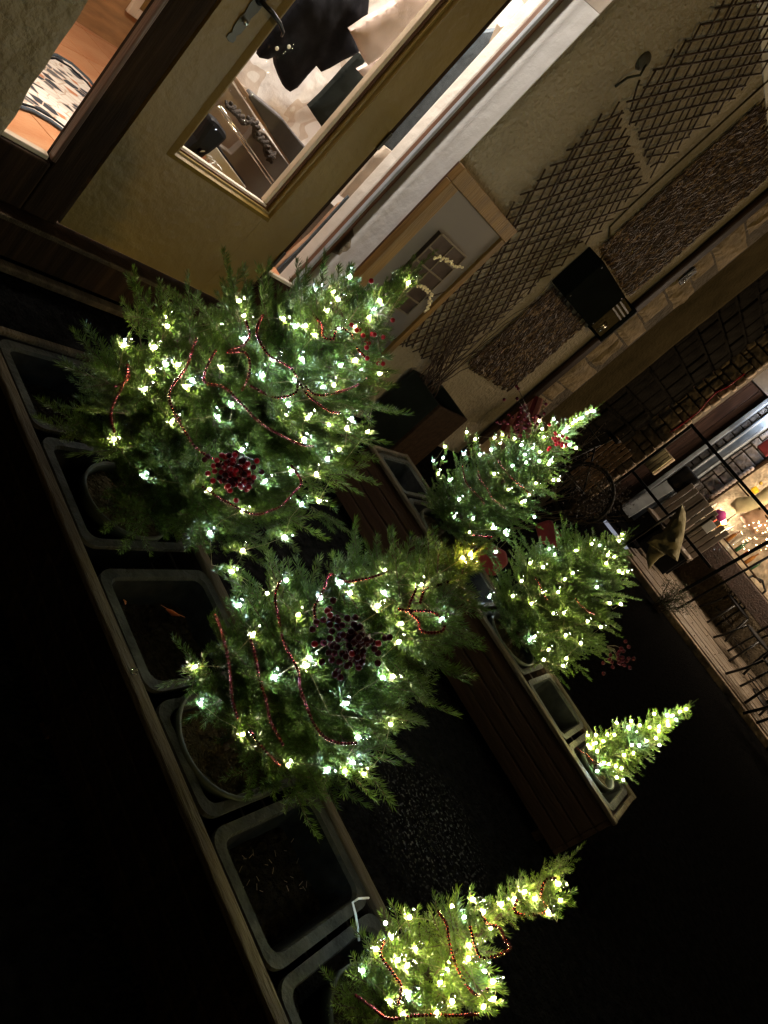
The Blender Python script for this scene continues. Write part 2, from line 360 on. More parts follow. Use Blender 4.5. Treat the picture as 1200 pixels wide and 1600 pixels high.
# side window on the near side of the door
sb('window_frame', M['dark_wood'], 1.512, 1.650, 2.475, 2.55, 0.2435, 2.6, bevel=0.008)
sb('window_frame', M['dark_wood'], 1.236, 1.508, 2.47, 2.55, 0.2435, 0.455, bevel=0.008)
sb('window_bead', M['brown_wood'], 1.494, 1.5115, 2.462, 2.50, 0.47, 2.6, bevel=0.004)
sb('window_bead', M['pale_trim'], 1.236, 1.492, 2.482, 2.515, 0.4565, 0.475, bevel=0.004)
sb('window_pane', M['glass'], 1.236, 1.4935, 2.516, 2.52, 0.476, 2.6)
# door
door = thing('door', None, None); door.parent = shop
def db(name, mat, *a, **kw):
    o = bx(name, mat, None, *a, **kw); o.parent = door; o.location = Vector(o.location) - Vector(shop.location); return o
def hex_(v): return v
DX0, DX1, GX0, GX1, GZ0, GZ1 = 1.658, 2.636, 1.872, 2.408, 0.752, 2.25
dm = MB()
dm.box(DX0, GX0, YD - 0.028, YD + 0.03, 0.262, 2.45); dm.box(GX1, DX1, YD - 0.028, YD + 0.03, 0.262, 2.45)
dm.box(GX0 + 0.0005, GX1 - 0.0005, YD - 0.0275, YD + 0.03, 0.262, GZ0); dm.box(GX0 + 0.0005, GX1 - 0.0005, YD - 0.0275, YD + 0.03, GZ1, 2.45)
o = dm.build('door_leaf', M['olive_paint'], None); o.parent = door; o.location = -Vector(shop.location)
# moulding frame around the glass, proud and bevelled
def moulding(x0, x1, z0, z1, y, w, dp, mat, nm):
    mb = MB()
    out = [(x0 - w, z0 - w), (x1 + w, z0 - w), (x1 + w, z1 + w), (x0 - w, z1 + w)]; inn = [(x0, z0), (x1, z0), (x1, z1), (x0, z1)]
    mid = [(x0 - w * .45, z0 - w * .45), (x1 + w * .45, z0 - w * .45), (x1 + w * .45, z1 + w * .45), (x0 - w * .45, z1 + w * .45)]
    V = [(a, y, b) for a, b in out] + [(a, y - dp, b) for a, b in mid] + [(a, y + 0.02, b) for a, b in inn]
    F = [(i, (i + 1) % 4, 4 + (i + 1) % 4, 4 + i) for i in range(4)] + [(4 + i, 4 + (i + 1) % 4, 8 + (i + 1) % 4, 8 + i) for i in range(4)]
    mb.add(V, F); o = mb.build(nm, mat, None); o.parent = door; o.location = -Vector(shop.location); return o
moulding(GX0, GX1, GZ0, GZ1, YD - 0.029, 0.038, 0.014, M['olive_paint'], 'door_moulding')
moulding(GX0 + 0.016, GX1 - 0.016, GZ0 + 0.014, GZ1, YD - 0.008, 0.0155, 0.004, M['brown_wood'], 'glazing_bead')
db('glazing_bead', M['sill_white'], GX0 + 0.004, GX1 - 0.004, YD - 0.006, YD + 0.02, GZ0 + 0.001, GZ0 + 0.016, bevel=0.003)
db('glazing_bead', M['pale_trim'], GX1 - 0.032, GX1 - 0.004, YD + 0.0, YD + 0.03, GZ0 + 0.0175, GZ1, bevel=0.004)
db('door_pane', M['glass'], GX0 + 0.001, GX1 - 0.033, YD + 0.010, YD + 0.014, GZ0 + 0.017, GZ1)
# handle with an ornate back plate
hm = MB(); hp = fy(390, 20, YD - 0.03)
prof = [(0, -0.115), (0.016, -0.11), (0.018, -0.095), (0.011, -0.085), (0.019, -0.07), (0.021, -0.03), (0.016, -0.01), (0.022, 0.02), (0.022, 0.09), (0.012, 0.11), (0, 0.12)]
pl = [Vector((hp.x + sx * w, YD - 0.0285, hp.z + z_)) for sx, seq in ((1, prof), (-1, prof[::-1][1:-1])) for (w, z_) in seq]
po = poly_slab('lock_plate', pl, (0, -1, 0), 0.005, M['old_metal'], None, bevel=0.0015); po.parent = door; po.location = Vector(po.location) - Vector(shop.location)
h0 = Vector((hp.x + 0.0, YD - 0.034, hp.z + 0.055))
hb = MB().tube([h0, h0 + Vector((0, -0.045, 0)), h0 + Vector((0.02, -0.055, 0.002)), h0 + Vector((0.07, -0.056, -0.004)), h0 + Vector((0.105, -0.052, -0.016)), h0 + Vector((0.115, -0.045, -0.03))], [0.009, 0.008, 0.009, 0.008, 0.006, 0.004], 10)
hb.lathe([(0.019, 0), (0.019, 0.006), (0.012, 0.012)], 14, Matrix.Translation(h0) @ Matrix.Rotation(math.pi / 2, 4, 'X'))
o = hb.build('door_handle', M['metal_dark'], None, True); o.parent = door; o.location = -Vector(shop.location)
kb = MB().lathe([(0.007, 0), (0.009, 0.01), (0.009, 0.018), (0.004, 0.02)], 12, Matrix.Translation(Vector((hp.x, YD - 0.034, hp.z - 0.03))) @ Matrix.Rotation(math.pi / 2, 4, 'X'))
o = kb.build('key_cylinder', M['chrome'], None, True); o.parent = door; o.location = -Vector(shop.location)
for zz in (0.55, 1.27, 2.1):
    db('hinge', M['old_metal'], DX1 - 0.004, DX1 + 0.014, YD - 0.043, YD - 0.0295, zz, zz + 0.09, bevel=0.004)
# right-hand narrow window
sb('window_frame', M['dark_wood'], 2.640, 2.680, 2.49, 2.555, 0.2435, 2.6, bevel=0.005)
sb('window_frame', M['brown_wood'], 2.888, 2.9245, 2.496, 2.555, 0.2435, 2.6, bevel=0.01)
sb('window_frame', M['dark_wood'], 2.682, 2.886, 2.48, 2.555, 0.2435, 0.49, bevel=0.006)
sb('window_bead', M['pipe_grey'], 2.868, 2.8865, 2.490, 2.51, 0.51, 2.6, bevel=0.003)
sb('window_bead', M['sill_white'], 2.682, 2.886, 2.485, 2.51, 0.491, 0.508, bevel=0.003)
sb('window_pane', M['glass'], 2.682, 2.867, 2.512, 2.516, 0.51, 2.6)

# ------------------------------------------------------------------ inside the shop
for i, (x, y, lab) in enumerate([(1.75, 3.05, 'glowing round shop ceiling lamp nearest the door'), (3.1, 2.86, 'glowing round shop ceiling lamp over the hanging clothes'), (2.28, 3.38, 'glowing round shop ceiling lamp behind the black jacket')]):
    L = thing('ceiling_lamp', lab, 'ceiling lamp', (x, y, 3.0), 'round ceiling lamps in the shop')
    MB().lathe([(0.17, -0.001), (0.17, -0.05), (0.15, -0.055)], 24).build('lamp_housing', M['white_plastic'], L)
    MB().lathe([(0.145, -0.056), (0.13, -0.075), (0.06, -0.085)], 24).build('lamp_diffuser', M['shop_lamp'], L)

def glass_poly(name, pts, y, th, mat, label, cat, x0=0, y0=0, sc=1.0, **kw):
    P = [fy(a, b, y) for a, b in (zpts(pts, x0, y0, sc))]
    return poly_slab(name, P, (0, -1, 0), th, mat, None, label=label, cat=cat, **kw)
# curtain / white patterned backdrop hanging behind the clothes
mt = nmat('patterned_curtain', (0.66, 0.63, 0.60), 0.9, var=0.04, bump=0.4, bscale=12)
nt = mt.node_tree; b_ = nt.nodes['Principled BSDF']; tcn = nt.nodes.new('ShaderNodeTexCoord'); nn = nt.nodes.new('ShaderNodeTexNoise'); nn.inputs['Scale'].default_value = 4.5; nn.inputs['Detail'].default_value = 1.5
nt.links.new(tcn.outputs['Object'], nn.inputs['Vector']); rr = nt.nodes.new('ShaderNodeValToRGB'); rr.color_ramp.interpolation = 'CONSTANT'
rr.color_ramp.elements[0].color = (0.68, 0.66, 0.63, 1); rr.color_ramp.elements[1].position = 0.53; rr.color_ramp.elements[1].color = (0.50, 0.43, 0.36, 1)
e3 = rr.color_ramp.elements.new(0.60); e3.color = (0.60, 0.56, 0.50, 1)
nt.links.new(nn.outputs[0], rr.inputs[0]); nt.links.new(rr.outputs[0], b_.inputs['Base Color'])
poly_slab('patterned_curtain', [(2.38, 3.5, 0.75), (4.6, 3.5, 0.75), (4.6, 3.5, 2.9), (2.38, 3.5, 2.9)], (0, -1, 0), 0.012, mt, None, wrinkle=0.035, cell=0.05, wscale=4,
          label='white curtain with pale brown patches hanging behind the clothes', cat='curtain')
glass_poly('black_jacket', [(0, 250), (40, 258), (75, 245), (82, 300), (105, 360), (122, 395), (145, 411), (180, 390), (225, 335), (268, 288), (290, 318), (330, 300), (395, 262), (452, 236), (470, 218), (440, 160), (432, 128), (505, 72), (516, -60), (220, -60), (130, 45), (75, 105), (10, 215)],
           3.0, 0.035, M['black_cloth'], 'black cloth jacket with two pale buttons hanging behind the door glass', 'jacket', 400, 0, 3.0, wrinkle=0.012, bulge=0.02, cell=0.02, wscale=14)
jb = thing('x', None, None); bpy.data.objects.remove(jb)
glass_poly('pink_sweater', [(430, 130), (505, 78), (560, 50), (640, 0), (700, -60), (900, -60), (832, 15), (725, 95), (690, 150), (640, 195), (560, 255), (512, 290), (492, 255), (462, 190)],
           2.93, 0.03, M['pink_cloth'], 'pale pink knitted sweater hanging behind the door glass', 'sweater', 400, 0, 3.0, wrinkle=0.004, bulge=0.018, cell=0.02)
glass_poly('cream_scarf', [(468, 320), (520, 292), (640, 200), (700, 150), (690, 200), (600, 275), (512, 360), (490, 345)],
           2.985, 0.02, M['pink_cloth'], 'cream cloth hem hanging just below the pink sweater', 'scarf', 400, 0, 3.0, wrinkle=0.006, bulge=0.012, cell=0.02)
glass_poly('dark_green_trousers', [(238, 490), (300, 430), (355, 370), (400, 318), (455, 262), (475, 240), (502, 262), (470, 315), (500, 358), (450, 420), (380, 500), (306, 592), (270, 540)],
           3.12, 0.03, M['green_cloth'], 'folded dark green trousers hanging below the black jacket', 'trousers', 400, 0, 3.0, wrinkle=0.006, bulge=0.012, cell=0.02)
for (a, b), nm in (((97, 225), 'a'), ((153, 217), 'b')):
    p = fy(400 + a / 3, b / 3, 2.925)
    jo = bpy.data.objects['black_jacket']
    o = MB().lathe([(0.003, 0), (0.0085, 0.002), (0.0085, 0.005), (0.004, 0.006)], 12, Matrix.Rotation(math.pi / 2, 4, 'X')).build('button', M['white_plastic'], None)
    o.location = p; rel(jo, o)
# objects low in the door glass, read at x0=130, y0=0, scale 3.43
Z4 = dict(x0=130, y0=0, sc=3.43)
glass_poly('grey_felt_bag', [(862, 487), (882, 468), (1050, 608), (1112, 690), (1188, 782), (1240, 850), (1150, 930), (1106, 872), (985, 690)], 2.86, 0.05, M['grey_felt'], 'flat grey felt bag leaning right of the pale shelf edge', 'bag', **Z4, bevel=0.008)
glass_poly('shelf_board', [(790, 402), (812, 400), (985, 652), (1110, 862), (1100, 880), (960, 670), (858, 520)], 2.84, 0.02, M['leather'], 'thin tan edged shelf board standing beside the grey felt bag', 'shelf', **Z4, bevel=0.003)
glass_poly('white_card', [(790, 402), (872, 468), (862, 490), (858, 518), (826, 470)], 2.852, 0.004, M['interior_white'], 'small white card folded over the end of the tan shelf board', 'card', **Z4)
glass_poly('taupe_box', [(660, 790), (700, 742), (775, 800), (850, 730), (900, 660), (960, 690), (1100, 880), (1010, 990), (930, 1060), (850, 985), (760, 860)], 2.90, 0.04, M['taupe'], 'large taupe box panel standing behind the steel rods', 'box', **Z4, bevel=0.005)
glass_poly('pale_tray', [(640, 600), (700, 525), (790, 425), (850, 515), (930, 640), (850, 725), (778, 790), (700, 740)], 3.0, 0.02, M['beige'], 'pale beige tray lying behind the brown braided strap', 'tray', **Z4, bevel=0.004)
glass_poly('black_hat', [(500, 760), (575, 700), (655, 580), (700, 618), (748, 690), (700, 735), (640, 780), (575, 818)], 2.72, 0.07, M['near_black'], 'black felt bucket shaped hat in the lower corner of the door glass', 'hat', **Z4, bevel=0.02)
for q, (pp, w, yy, mt_, lab) in enumerate([([(722, 570), (1008, 985)], 0.0045, 2.80, 'chrome', 'polished steel rod standing nearest the braided strap'),
                                     ([(738, 572), (1022, 972)], 0.004, 2.83, 'chrome', 'polished steel rod just beside its twin under the strap'),
                                     ([(690, 748), (862, 985)], 0.007, 2.74, 'near_black', 'thick black rod with small brass ferrule by the white box')]):
    a, b = [fy(130 + x / 3.43, y_ / 3.43, yy) for x, y_ in pp]
    MB().tube([a, b], w, 10).build('display_rod', M[mt_], None, True, label=lab, cat='rod')
glass_poly('white_box', [(648, 800), (690, 752), (860, 985), (840, 1000), (760, 940), (700, 890)], 2.76, 0.03, M['interior_white'], 'narrow white box lying against the thick black rod', 'box', **Z4, bevel=0.004)
# braided strap
sp = zpts([(775, 555), (800, 580), (835, 610), (860, 650), (900, 640), (930, 670), (925, 720), (955, 745), (985, 775), (985, 820), (1020, 830), (1000, 860)], 130, 0, 3.43)
mb = MB()
for ph in (0, 2.1, 4.2):
    P = []
    for i in range(45):
        t = i / 44 * (len(sp) - 1); a = int(min(t, len(sp) - 2)); u = t - a
        c = fy(sp[a][0] * (1 - u) + sp[a + 1][0] * u, sp[a][1] * (1 - u) + sp[a + 1][1] * u, 2.765)
        P.append(c + Vector((0.012 * math.cos(i * .7 + ph), 0.01 * math.sin(i * .7 + ph), 0.010 * math.sin(i * .7 + ph + .6))))
    mb.tube(P, 0.0085, 8)
mb.build('braided_strap', M['scarf'], None, True, label='dark brown braided strap draped over the steel rods', cat='strap')
# sneakers tangle: white cord and red tag
mb = MB()
for k in range(4):
    c = fy(130 + (640 + 22 * k) / 3.43, (830 + 26 * k) / 3.43, 2.66)
    mb.tube([c + Vector((0.028 * math.cos(a), 0.01 * math.sin(2 * a + k), 0.022 * math.sin(a))) for a in np.linspace(0, 6.0, 16)], 0.0038, 6)
sh = mb.build('tangled_cord', M['white_plastic'], None, True, label='tangled white cord with a red tag lying inside the door glass', cat='cord')
p = fy(130 + 615 / 3.43, 800 / 3.43, 2.66); o = bx('red_tag', M['red_plastic'], None, p.x - .012, p.x + .014, p.y - .01, p.y + .01, p.z - .012, p.z + .016, bevel=0.004); rel(sh, o)
p = fy(130 + 632 / 3.43, 882 / 3.43, 2.60); bx('brass_clip', nmat('brass', (0.8, 0.55, 0.12), 0.25, metal=1), None, p.x - .016, p.x + .016, p.y - .004, p.y + .004, p.z - .004, p.z + .004, bevel=0.002, label='small brass clip lying on the sill of the door glass', cat='clip')
# behind the narrow window, read at x0=400,y0=0,scale 3
Z5 = dict(x0=400, y0=0, sc=3.0)
glass_poly('blue_jeans', [(600, 690), (655, 725), (760, 600), (900, 440), (1010, 320), (1090, 230), (1120, 130), (1040, 140), (830, 330), (700, 470), (560, 640)], 2.95, 0.03, M['denim'], 'dusty blue denim jeans hanging behind the narrow window', 'jeans', **Z5, wrinkle=0.006, bulge=0.012, cell=0.025)
glass_poly('grey_shirt', [(1075, 270), (1095, 190), (1130, 110), (1190, 90), (1210, 130), (1180, 180), (1120, 250)], 2.85, 0.03, M['beige'], 'rumpled greige shirt hanging above the blue jeans', 'shirt', **Z5, wrinkle=0.012, bulge=0.015, cell=0.02)
glass_poly('beige_shawl', [(385, 905), (440, 935), (500, 900), (640, 735), (655, 720), (600, 680), (540, 720)], 2.9, 0.025, M['beige'], 'beige shawl hanging below the blue jeans', 'shawl', **Z5, wrinkle=0.01, bulge=0.012, cell=0.02)
glass_poly('tan_belt_bag', [(80, 1240), (250, 1090), (330, 1000), (380, 950), (430, 925), (442, 940), (400, 985), (330, 1080), (230, 1180), (110, 1285)], 2.78, 0.03, M['leather'], 'long tan leather bag at the foot of the narrow window', 'bag', **Z5, bevel=0.006)
glass_poly('navy_strap', [(95, 1262), (240, 1120), (335, 1015), (415, 925), (430, 912), (438, 935), (345, 1030), (250, 1140), (108, 1280)], 2.745, 0.012, M['denim'], 'navy strap lying along the tan leather bag', 'strap', **Z5, bevel=0.003)
# cabinet at the back, and the rug on the tiles
cbt = thing('wooden_cabinet', 'warm brown wooden cabinet with a pale framed panel beyond the rug', 'cabinet', (3.9, 5.6, 0.252))
a = fz(125, 37, 0.252); b = fz(192, 80, 0.252)
dv = (b - a); dv.normalize(); nv = Vector((dv.y, -dv.x, 0))
if nv.y > 0: nv = -nv
def oriented(name, mat, u0, u1, n0, n1, z0, z1, bevel=0.0, parent=cbt):
    V = [a + dv * u + nv * n_ + Vector((0, 0, z)) for z in (z0, z1) for n_ in (n0, n1) for u in (u0, u1)]
    c = sum(V, Vector()) / 8
    o = MB().add([v - c for v in V], [(0, 2, 3, 1), (4, 5, 7, 6), (0, 1, 5, 4), (2, 6, 7, 3), (0, 4, 6, 2), (1, 3, 7, 5)]).build(name, mat, None, bevel=bevel); o.location = c; rel(parent, o); return o
bpy.context.view_layer.update()
oriented('body', M['cabinet_wood'], -1.6, 1.7, -0.7, 0, 0.0, 1.9)
for u0 in (-0.95, 0.25):
    oriented('panel', M['warm_wood'], u0 + 0.07, u0 + 0.93, 0.001, 0.012, 0.32, 1.7)
    for (p0, p1, q0, q1) in ((u0, u0 + 0.07, 0.25, 1.75), (u0 + 0.93, u0 + 1.0, 0.25, 1.75), (u0 + 0.0705, u0 + 0.9295, 0.25, 0.315), (u0 + 0.0705, u0 + 0.9295, 1.70, 1.75)):
        oriented('panel_frame', M['pale_trim'], p0, p1, 0.001, 0.03, q0, q1, 0.005)
# rug with flat printed fragment pattern
rm = bpy.data.materials.new('fragment_rug'); rm.use_nodes = True; nt = rm.node_tree; b_ = nt.nodes['Principled BSDF']; b_.inputs['Roughness'].default_value = 0.9
tcn = nt.nodes.new('ShaderNodeTexCoord'); mp = nt.nodes.new('ShaderNodeMapping'); mp.inputs['Scale'].default_value = (13, 22, 13); mp.inputs['Rotation'].default_value = (0, 0, 0.5)
v1 = nt.nodes.new('ShaderNodeTexVoronoi'); v2 = nt.nodes.new('ShaderNodeTexVoronoi'); v2.feature = 'DISTANCE_TO_EDGE'
for v in (v1, v2): v.inputs['Scale'].default_value = 1.0; nt.links.new(mp.outputs[0], v.inputs['Vector'])
nt.links.new(tcn.outputs['Object'], mp.inputs[0]); cr = nt.nodes.new('ShaderNodeValToRGB'); cr.color_ramp.interpolation = 'CONSTANT'
cr.color_ramp.elements[0].color = (0.03, 0.035, 0.045, 1); cr.color_ramp.elements[1].position = 0.2; cr.color_ramp.elements[1].color = (0.72, 0.66, 0.58, 1)
for pos, c in ((0.62, (0.5, 0.2, 0.09, 1)), (0.72, (0.66, 0.60, 0.52, 1)), (0.9, (0.12, 0.11, 0.11, 1))):
    e = cr.color_ramp.elements.new(pos); e.color = c
sx = nt.nodes.new('ShaderNodeSeparateColor'); nt.links.new(v1.outputs['Color'], sx.inputs[0]); nt.links.new(sx.outputs[0], cr.inputs[0])
lt = nt.nodes.new('ShaderNodeMath'); lt.operation = 'LESS_THAN'; lt.inputs[1].default_value = 0.045; nt.links.new(v2.outputs['Distance'], lt.inputs[0])
mxx = nt.nodes.new('ShaderNodeMix'); mxx.data_type = 'RGBA'; nt.links.new(lt.outputs[0], mxx.inputs['Factor']); nt.links.new(cr.outputs[0], mxx.inputs['A']); mxx.inputs['B'].default_value = (0.55, 0.42, 0.32, 1)
nt.links.new(mxx.outputs['Result'], b_.inputs['Base Color'])
band_a = [(4, 196), (20, 150), (50, 112), (68, 88), (92, 86), (120, 106), (150, 138), (168, 160), (140, 200), (110, 230), (85, 215), (50, 190), (20, 175)]
rp = [fz(x, y_, 0.262) for x, y_ in [(-60, 118), (20, 100), (66, 86), (88, 86), (112, 100), (138, 124), (160, 152), (190, 190), (150, 260), (112, 214), (80, 190), (50, 173), (25, 165), (-40, 175)]]
poly_slab('printed_rug', rp, (0, 0, -1), 0.008, rm, None, label='rug printed with cream and black fragments on the orange tiles', cat='rug')
for nm, seq in (('a', [(-60, 118), (20, 100), (66, 86), (88, 86), (112, 100), (138, 124), (160, 152), (190, 190)]), ('b', [(-40, 175), (25, 165), (50, 173), (80, 190), (112, 214), (150, 260)])):
    for w in (0, 1):
        off = 5 * w * (1 if nm == 'a' else -1)
        P = [fz(x - off * .5, y_ + off, 0.264) for x, y_ in seq]
        rel(bpy.data.objects['printed_rug'], MB().tube(P, 0.007 if w else 0.01, 6).build('rug_border', M['denim'] if w == 0 else M['near_black'], None, True))

# ------------------------------------------------------------------ things on the proud wall
lat_rod = MB().tube([(0, 0, -0.5), (0.008, 0, -0.2), (-0.006, 0, 0.1), (0, 0, 0.5)], 1.0, 6)
def clipseg(p, d, x0, x1, z0, z1):
    t0, t1 = -9, 9
    for o_, dd, lo, hi in ((p[0], d[0], x0, x1), (p[1], d[1], z0, z1)):
        a_, b_2 = (lo - o_) / dd, (hi - o_) / dd
        if a_ > b_2: a_, b_2 = b_2, a_
        t0, t1 = max(t0, a_), min(t1, b_2)
    return (t0, t1) if t1 > t0 + 0.06 else None
rod_meshes = []
for k in range(4):
    mb = MB(); P = []
    for i in range(7):
        t = -0.5 + i / 6; P.append((0.011 * math.sin(3.1 * t + k), 0, t))
    V = MB().tube(P, 0.0052, 6); rod_meshes.append(V.mesh('willow_rod', M['willow'], True))
def trellis(label, x0, x1, z0, z1, sl1, sl2, pitch, yy):
    T = thing('willow_trellis', label, 'trellis', ((x0 + x1) / 2, yy, z0), 'diamond willow trellises on the plaster wall')
    for fam, s in enumerate((sl1, sl2)):
        d = Vector((1, s)).normalized(); zz = z0 - (max(0, s) * (x1 - x0)) - 0.2
        while zz < z1 + max(0, -s) * (x1 - x0) + 0.2:
            zz += pitch
            c = clipseg((x0, zz), d, x0, x1, z0, z1)
            if not c: continue
            a_ = c[0] - R.uniform(0, 0.05); b2 = c[1] + R.uniform(0, 0.05)
            p0 = Vector((x0 + d.x * a_, 0, zz + d.y * a_)); p1 = Vector((x0 + d.x * b2, 0, zz + d.y * b2)); L_ = (p1 - p0).length
            o = link('willow_rod', rod_meshes[R.randrange(4)], T)
            q = (p1 - p0).to_track_quat('Z', 'Y'); o.rotation_mode = 'QUATERNION'; o.rotation_quaternion = q
            o.location = (p0 + p1) / 2 - Vector(((x0 + x1) / 2, 0, z0)) + Vector((0, -0.010 * fam + R.uniform(-.002, .002), R.uniform(-.006, .006)))
            o.scale = (1, 1, L_)
    return T
trellis('lower diamond willow trellis left of the woven mats', 3.47, 4.28, 0.62, 2.2, -1.35, 1.05, 0.095, YW - 0.022)
trellis('upper diamond willow trellis above the other trellis', 3.50, 4.22, 2.28, 3.5, -0.95, 0.95, 0.088, YW - 0.022)
def reed_mat(label, x0, x1, z0, z1):
    T = thing('reed_mat', label, 'reed mat', ((x0 + x1) / 2, YW - 0.02, z0), 'woven reed mats on the plaster wall')
    mb = MB(); mp_ = MB(); n = int((x1 - x0) / 0.017)
    for i in range(n):
        x = (x0 - x1) / 2 + 0.017 * (i + 0.5); z = R.uniform(-0.03, 0.01)
        while z < z1 - z0:
            pale = R.random() < .36; L_ = R.uniform(0.025, 0.055) if pale else R.uniform(.04, .1); (mp_ if pale else mb).tube([(x + R.uniform(-.004, .004), R.uniform(-.004, .004), z), (x + R.uniform(-.006, .006), -0.008 + R.uniform(-.004, .003), z + L_ / 2), (x + R.uniform(-.004, .004), R.uniform(-.004, .004), z + L_ * 0.98)], R.uniform(0.005, 0.0065) if pale else R.uniform(.006, .008), 5)
            z += L_ * 0.9
    mb.build('reeds', M['willow'], T, kind='stuff'); mp_.build('pale_reeds', M['willow_pale'], T, kind='stuff')
reed_mat('upper woven reed mat above the black letter box', 4.50, 5.42, 1.83, 2.94)
reed_mat('lower woven reed mat below the black letter box', 4.46, 5.28, 0.72, 1.41)

# stone quoins at the corner of the building, built stone by stone
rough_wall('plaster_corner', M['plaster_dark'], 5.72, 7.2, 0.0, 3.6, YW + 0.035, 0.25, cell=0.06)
sb('down_pipe', M['dark_wood'], 5.60, 5.73, YW - 0.05, YW - 0.004, 0.0, 3.6, bevel=0.02)
sb('quoin_mortar', M['mortar'], 5.745, 6.30, YW - 0.006, YW + 0.04, 0.0, 3.6)
def rubble(x0, x1, z0, z1, y):
    """one roughly squared stone with a hewn, uneven face"""
    nx, nz = 5, 5; V = []; cx, cz = (x0 + x1) / 2, (z0 + z1) / 2; ph = R.uniform(0, 50)
    for j in range(nz + 1):
        for i in range(nx + 1):
            e = min(i, nx - i, j, nz - j); u = i / nx; v = j / nz
            x = x0 + (x1 - x0) * u + (.012 * noise.noise(Vector((u * 3, v * 3, ph)))); z_ = z0 + (z1 - z0) * v + (.012 * noise.noise(Vector((v * 3, u * 3, ph + 9))))
            d = 0 if e == 0 else -(.022 + .022 * noise.noise(Vector((u * 2.4, v * 2.4, ph + 4))))
            V.append((x - cx, d, z_ - cz))
    n = nx + 1; F = [(j * n + i, j * n + i + 1, (j + 1) * n + i + 1, (j + 1) * n + i) for j in range(nz) for i in range(nx)]
    o = MB().add(V, F).build('quoin_stone', M['quoin'], None); o.location = (cx, y, cz); sm = o.modifiers.new('t', 'SOLIDIFY'); sm.thickness = .03; sm.offset = -1; rel(shop, o)
z = 0.0; k = 0
while z < 3.5:
    h = R.uniform(0.20, 0.36); w1 = R.uniform(.48, .55) if k % 2 else R.uniform(.32, .42)
    if k % 3 == 1: c_ = w1 * R.uniform(.4, .6); rubble(5.755, 5.755 + c_ - .01, z + .01, z + h - .012, YW - .008); rubble(5.755 + c_ + .01, 5.755 + w1, z + .012, z + h - .01, YW - .008)
    elif k % 3 == 2 and h > .27: rubble(5.755, 5.755 + w1, z + .01, z + h * .5 - .008, YW - .008); rubble(5.76, 5.755 + w1 * .9, z + h * .5 + .008, z + h - .01, YW - .008)
    else: rubble(5.755, 5.755 + w1, z + .01, z + h - .012, YW - .008)
    z += h; k += 1
# wall box with a lower compartment and a chrome latch
wb = thing('letter_box', 'large black letter box with grey underside fixed between the reed mats', 'letter box', (4.7, 2.2, 1.46))
M['box_black'] = nmat('box_black', (.006, .007, .006), .8, spec=.0)
rel(wb, bx('box_body', M['box_black'], None, 4.42, 5.06, 2.15, YW - 0.005, 1.47, 1.775, bevel=0.006))
rel(wb, bx('box_side', M['plaster_dark'], None, 5.062, 5.36, 2.165, YW - 0.005, 1.48, 1.765, bevel=0.005))
rel(wb, bx('box_end', M['box_black'], None, 5.362, 5.43, 2.155, YW - 0.005, 1.46, 1.79, bevel=0.005))
for q in range(3): rel(wb, bx('side_rib', M['box_pale'], None, 5.08, 5.35, 2.158, 2.1645, 1.66 + q * 0.032, 1.672 + q * 0.032))
for sx_, sz_ in ((4.45, 1.50), (4.45, 1.745), (5.03, 1.50), (5.03, 1.745)): rel(wb, MB().lathe([(.007, 0), (.007, .002), (.003, .003)], 8, Matrix.Translation((sx_, 2.1495, sz_)) @ Matrix.Rotation(math.pi / 2, 4, 'X')).build('screw', M['old_metal'], None, True))
rel(wb, MB().tube([(4.6, 2.27, 1.776), (4.58, 2.285, 1.85), (4.50, 2.295, 1.9), (4.40, 2.298, 1.93), (4.38, 2.298, 2.1), (4.385, 2.298, 3.5)], .006, 6).build('supply_cable', M['plaster_dark'], None, True))
a_ = fy(937, 507, 2.15); 
mb = MB(); s_ = 0.045
for dx in (0, 0.05):
    mb.tube([a_ + Vector((dx, -0.004, -s_)), a_ + Vector((dx, -0.02, -s_ * .6)), a_ + Vector((dx, -0.02, s_ * .6)), a_ + Vector((dx, -0.004, s_))], 0.006, 8)
o = mb.build('latch', M['chrome'], None, True); rel(wb, o)
# small lit-edged plate on a quoin
p = fy(1075, 432, YW - 0.04)
hp_ = thing('house_plate', 'small dark house plate with a pale bracket outline on the stone quoins', 'plate', p)
rel(hp_, bx('plate_back', M['near_black'], None, p.x - .055, p.x + .055, p.y, p.y + .012, p.z - .075, p.z + .075, bevel=0.004))
mb = MB(); c = p + Vector((0, -0.006, 0))
mb.tube([c + Vector((-.02, 0, .06)), c + Vector((-.04, 0, .055)), c + Vector((-.04, 0, -.055)), c + Vector((-.02, 0, -.06))], 0.004, 6)
mb.tube([c + Vector((.0, 0, .03)), c + Vector((.0, 0, -.04)), c + Vector((.03, 0, -.045))], 0.004, 6)
o = mb.build('plate_mark', M['chrome'], None, True); rel(hp_, o)
# hook with a stub of cable above the trellis
p = fy(1010, 100, YW - 0.03)
hk = thing('wall_hook', 'grey mortar lump with a cable stub above the trellis gap', 'wall hook', p)
mb = MB().lathe([(0.045, 0), (0.04, 0.015), (0.022, 0.028), (0.008, 0.032)], 14, Matrix.Translation(p + Vector((0, 0.03, 0))) @ Matrix.Rotation(math.pi / 2, 4, 'X'))
rel(hk, mb.build('mortar_lump', M['dark_stone'], None, True))
rel(hk, MB().tube([p + Vector((0, 0.0, 0)), p + Vector((.0, -.02, -.05)), p + Vector((-.03, 0.0, -.1)), p + Vector((-.02, 0.02, -.16))], 0.006, 6).build('cable_stub', M['grey_plastic'], None, True))

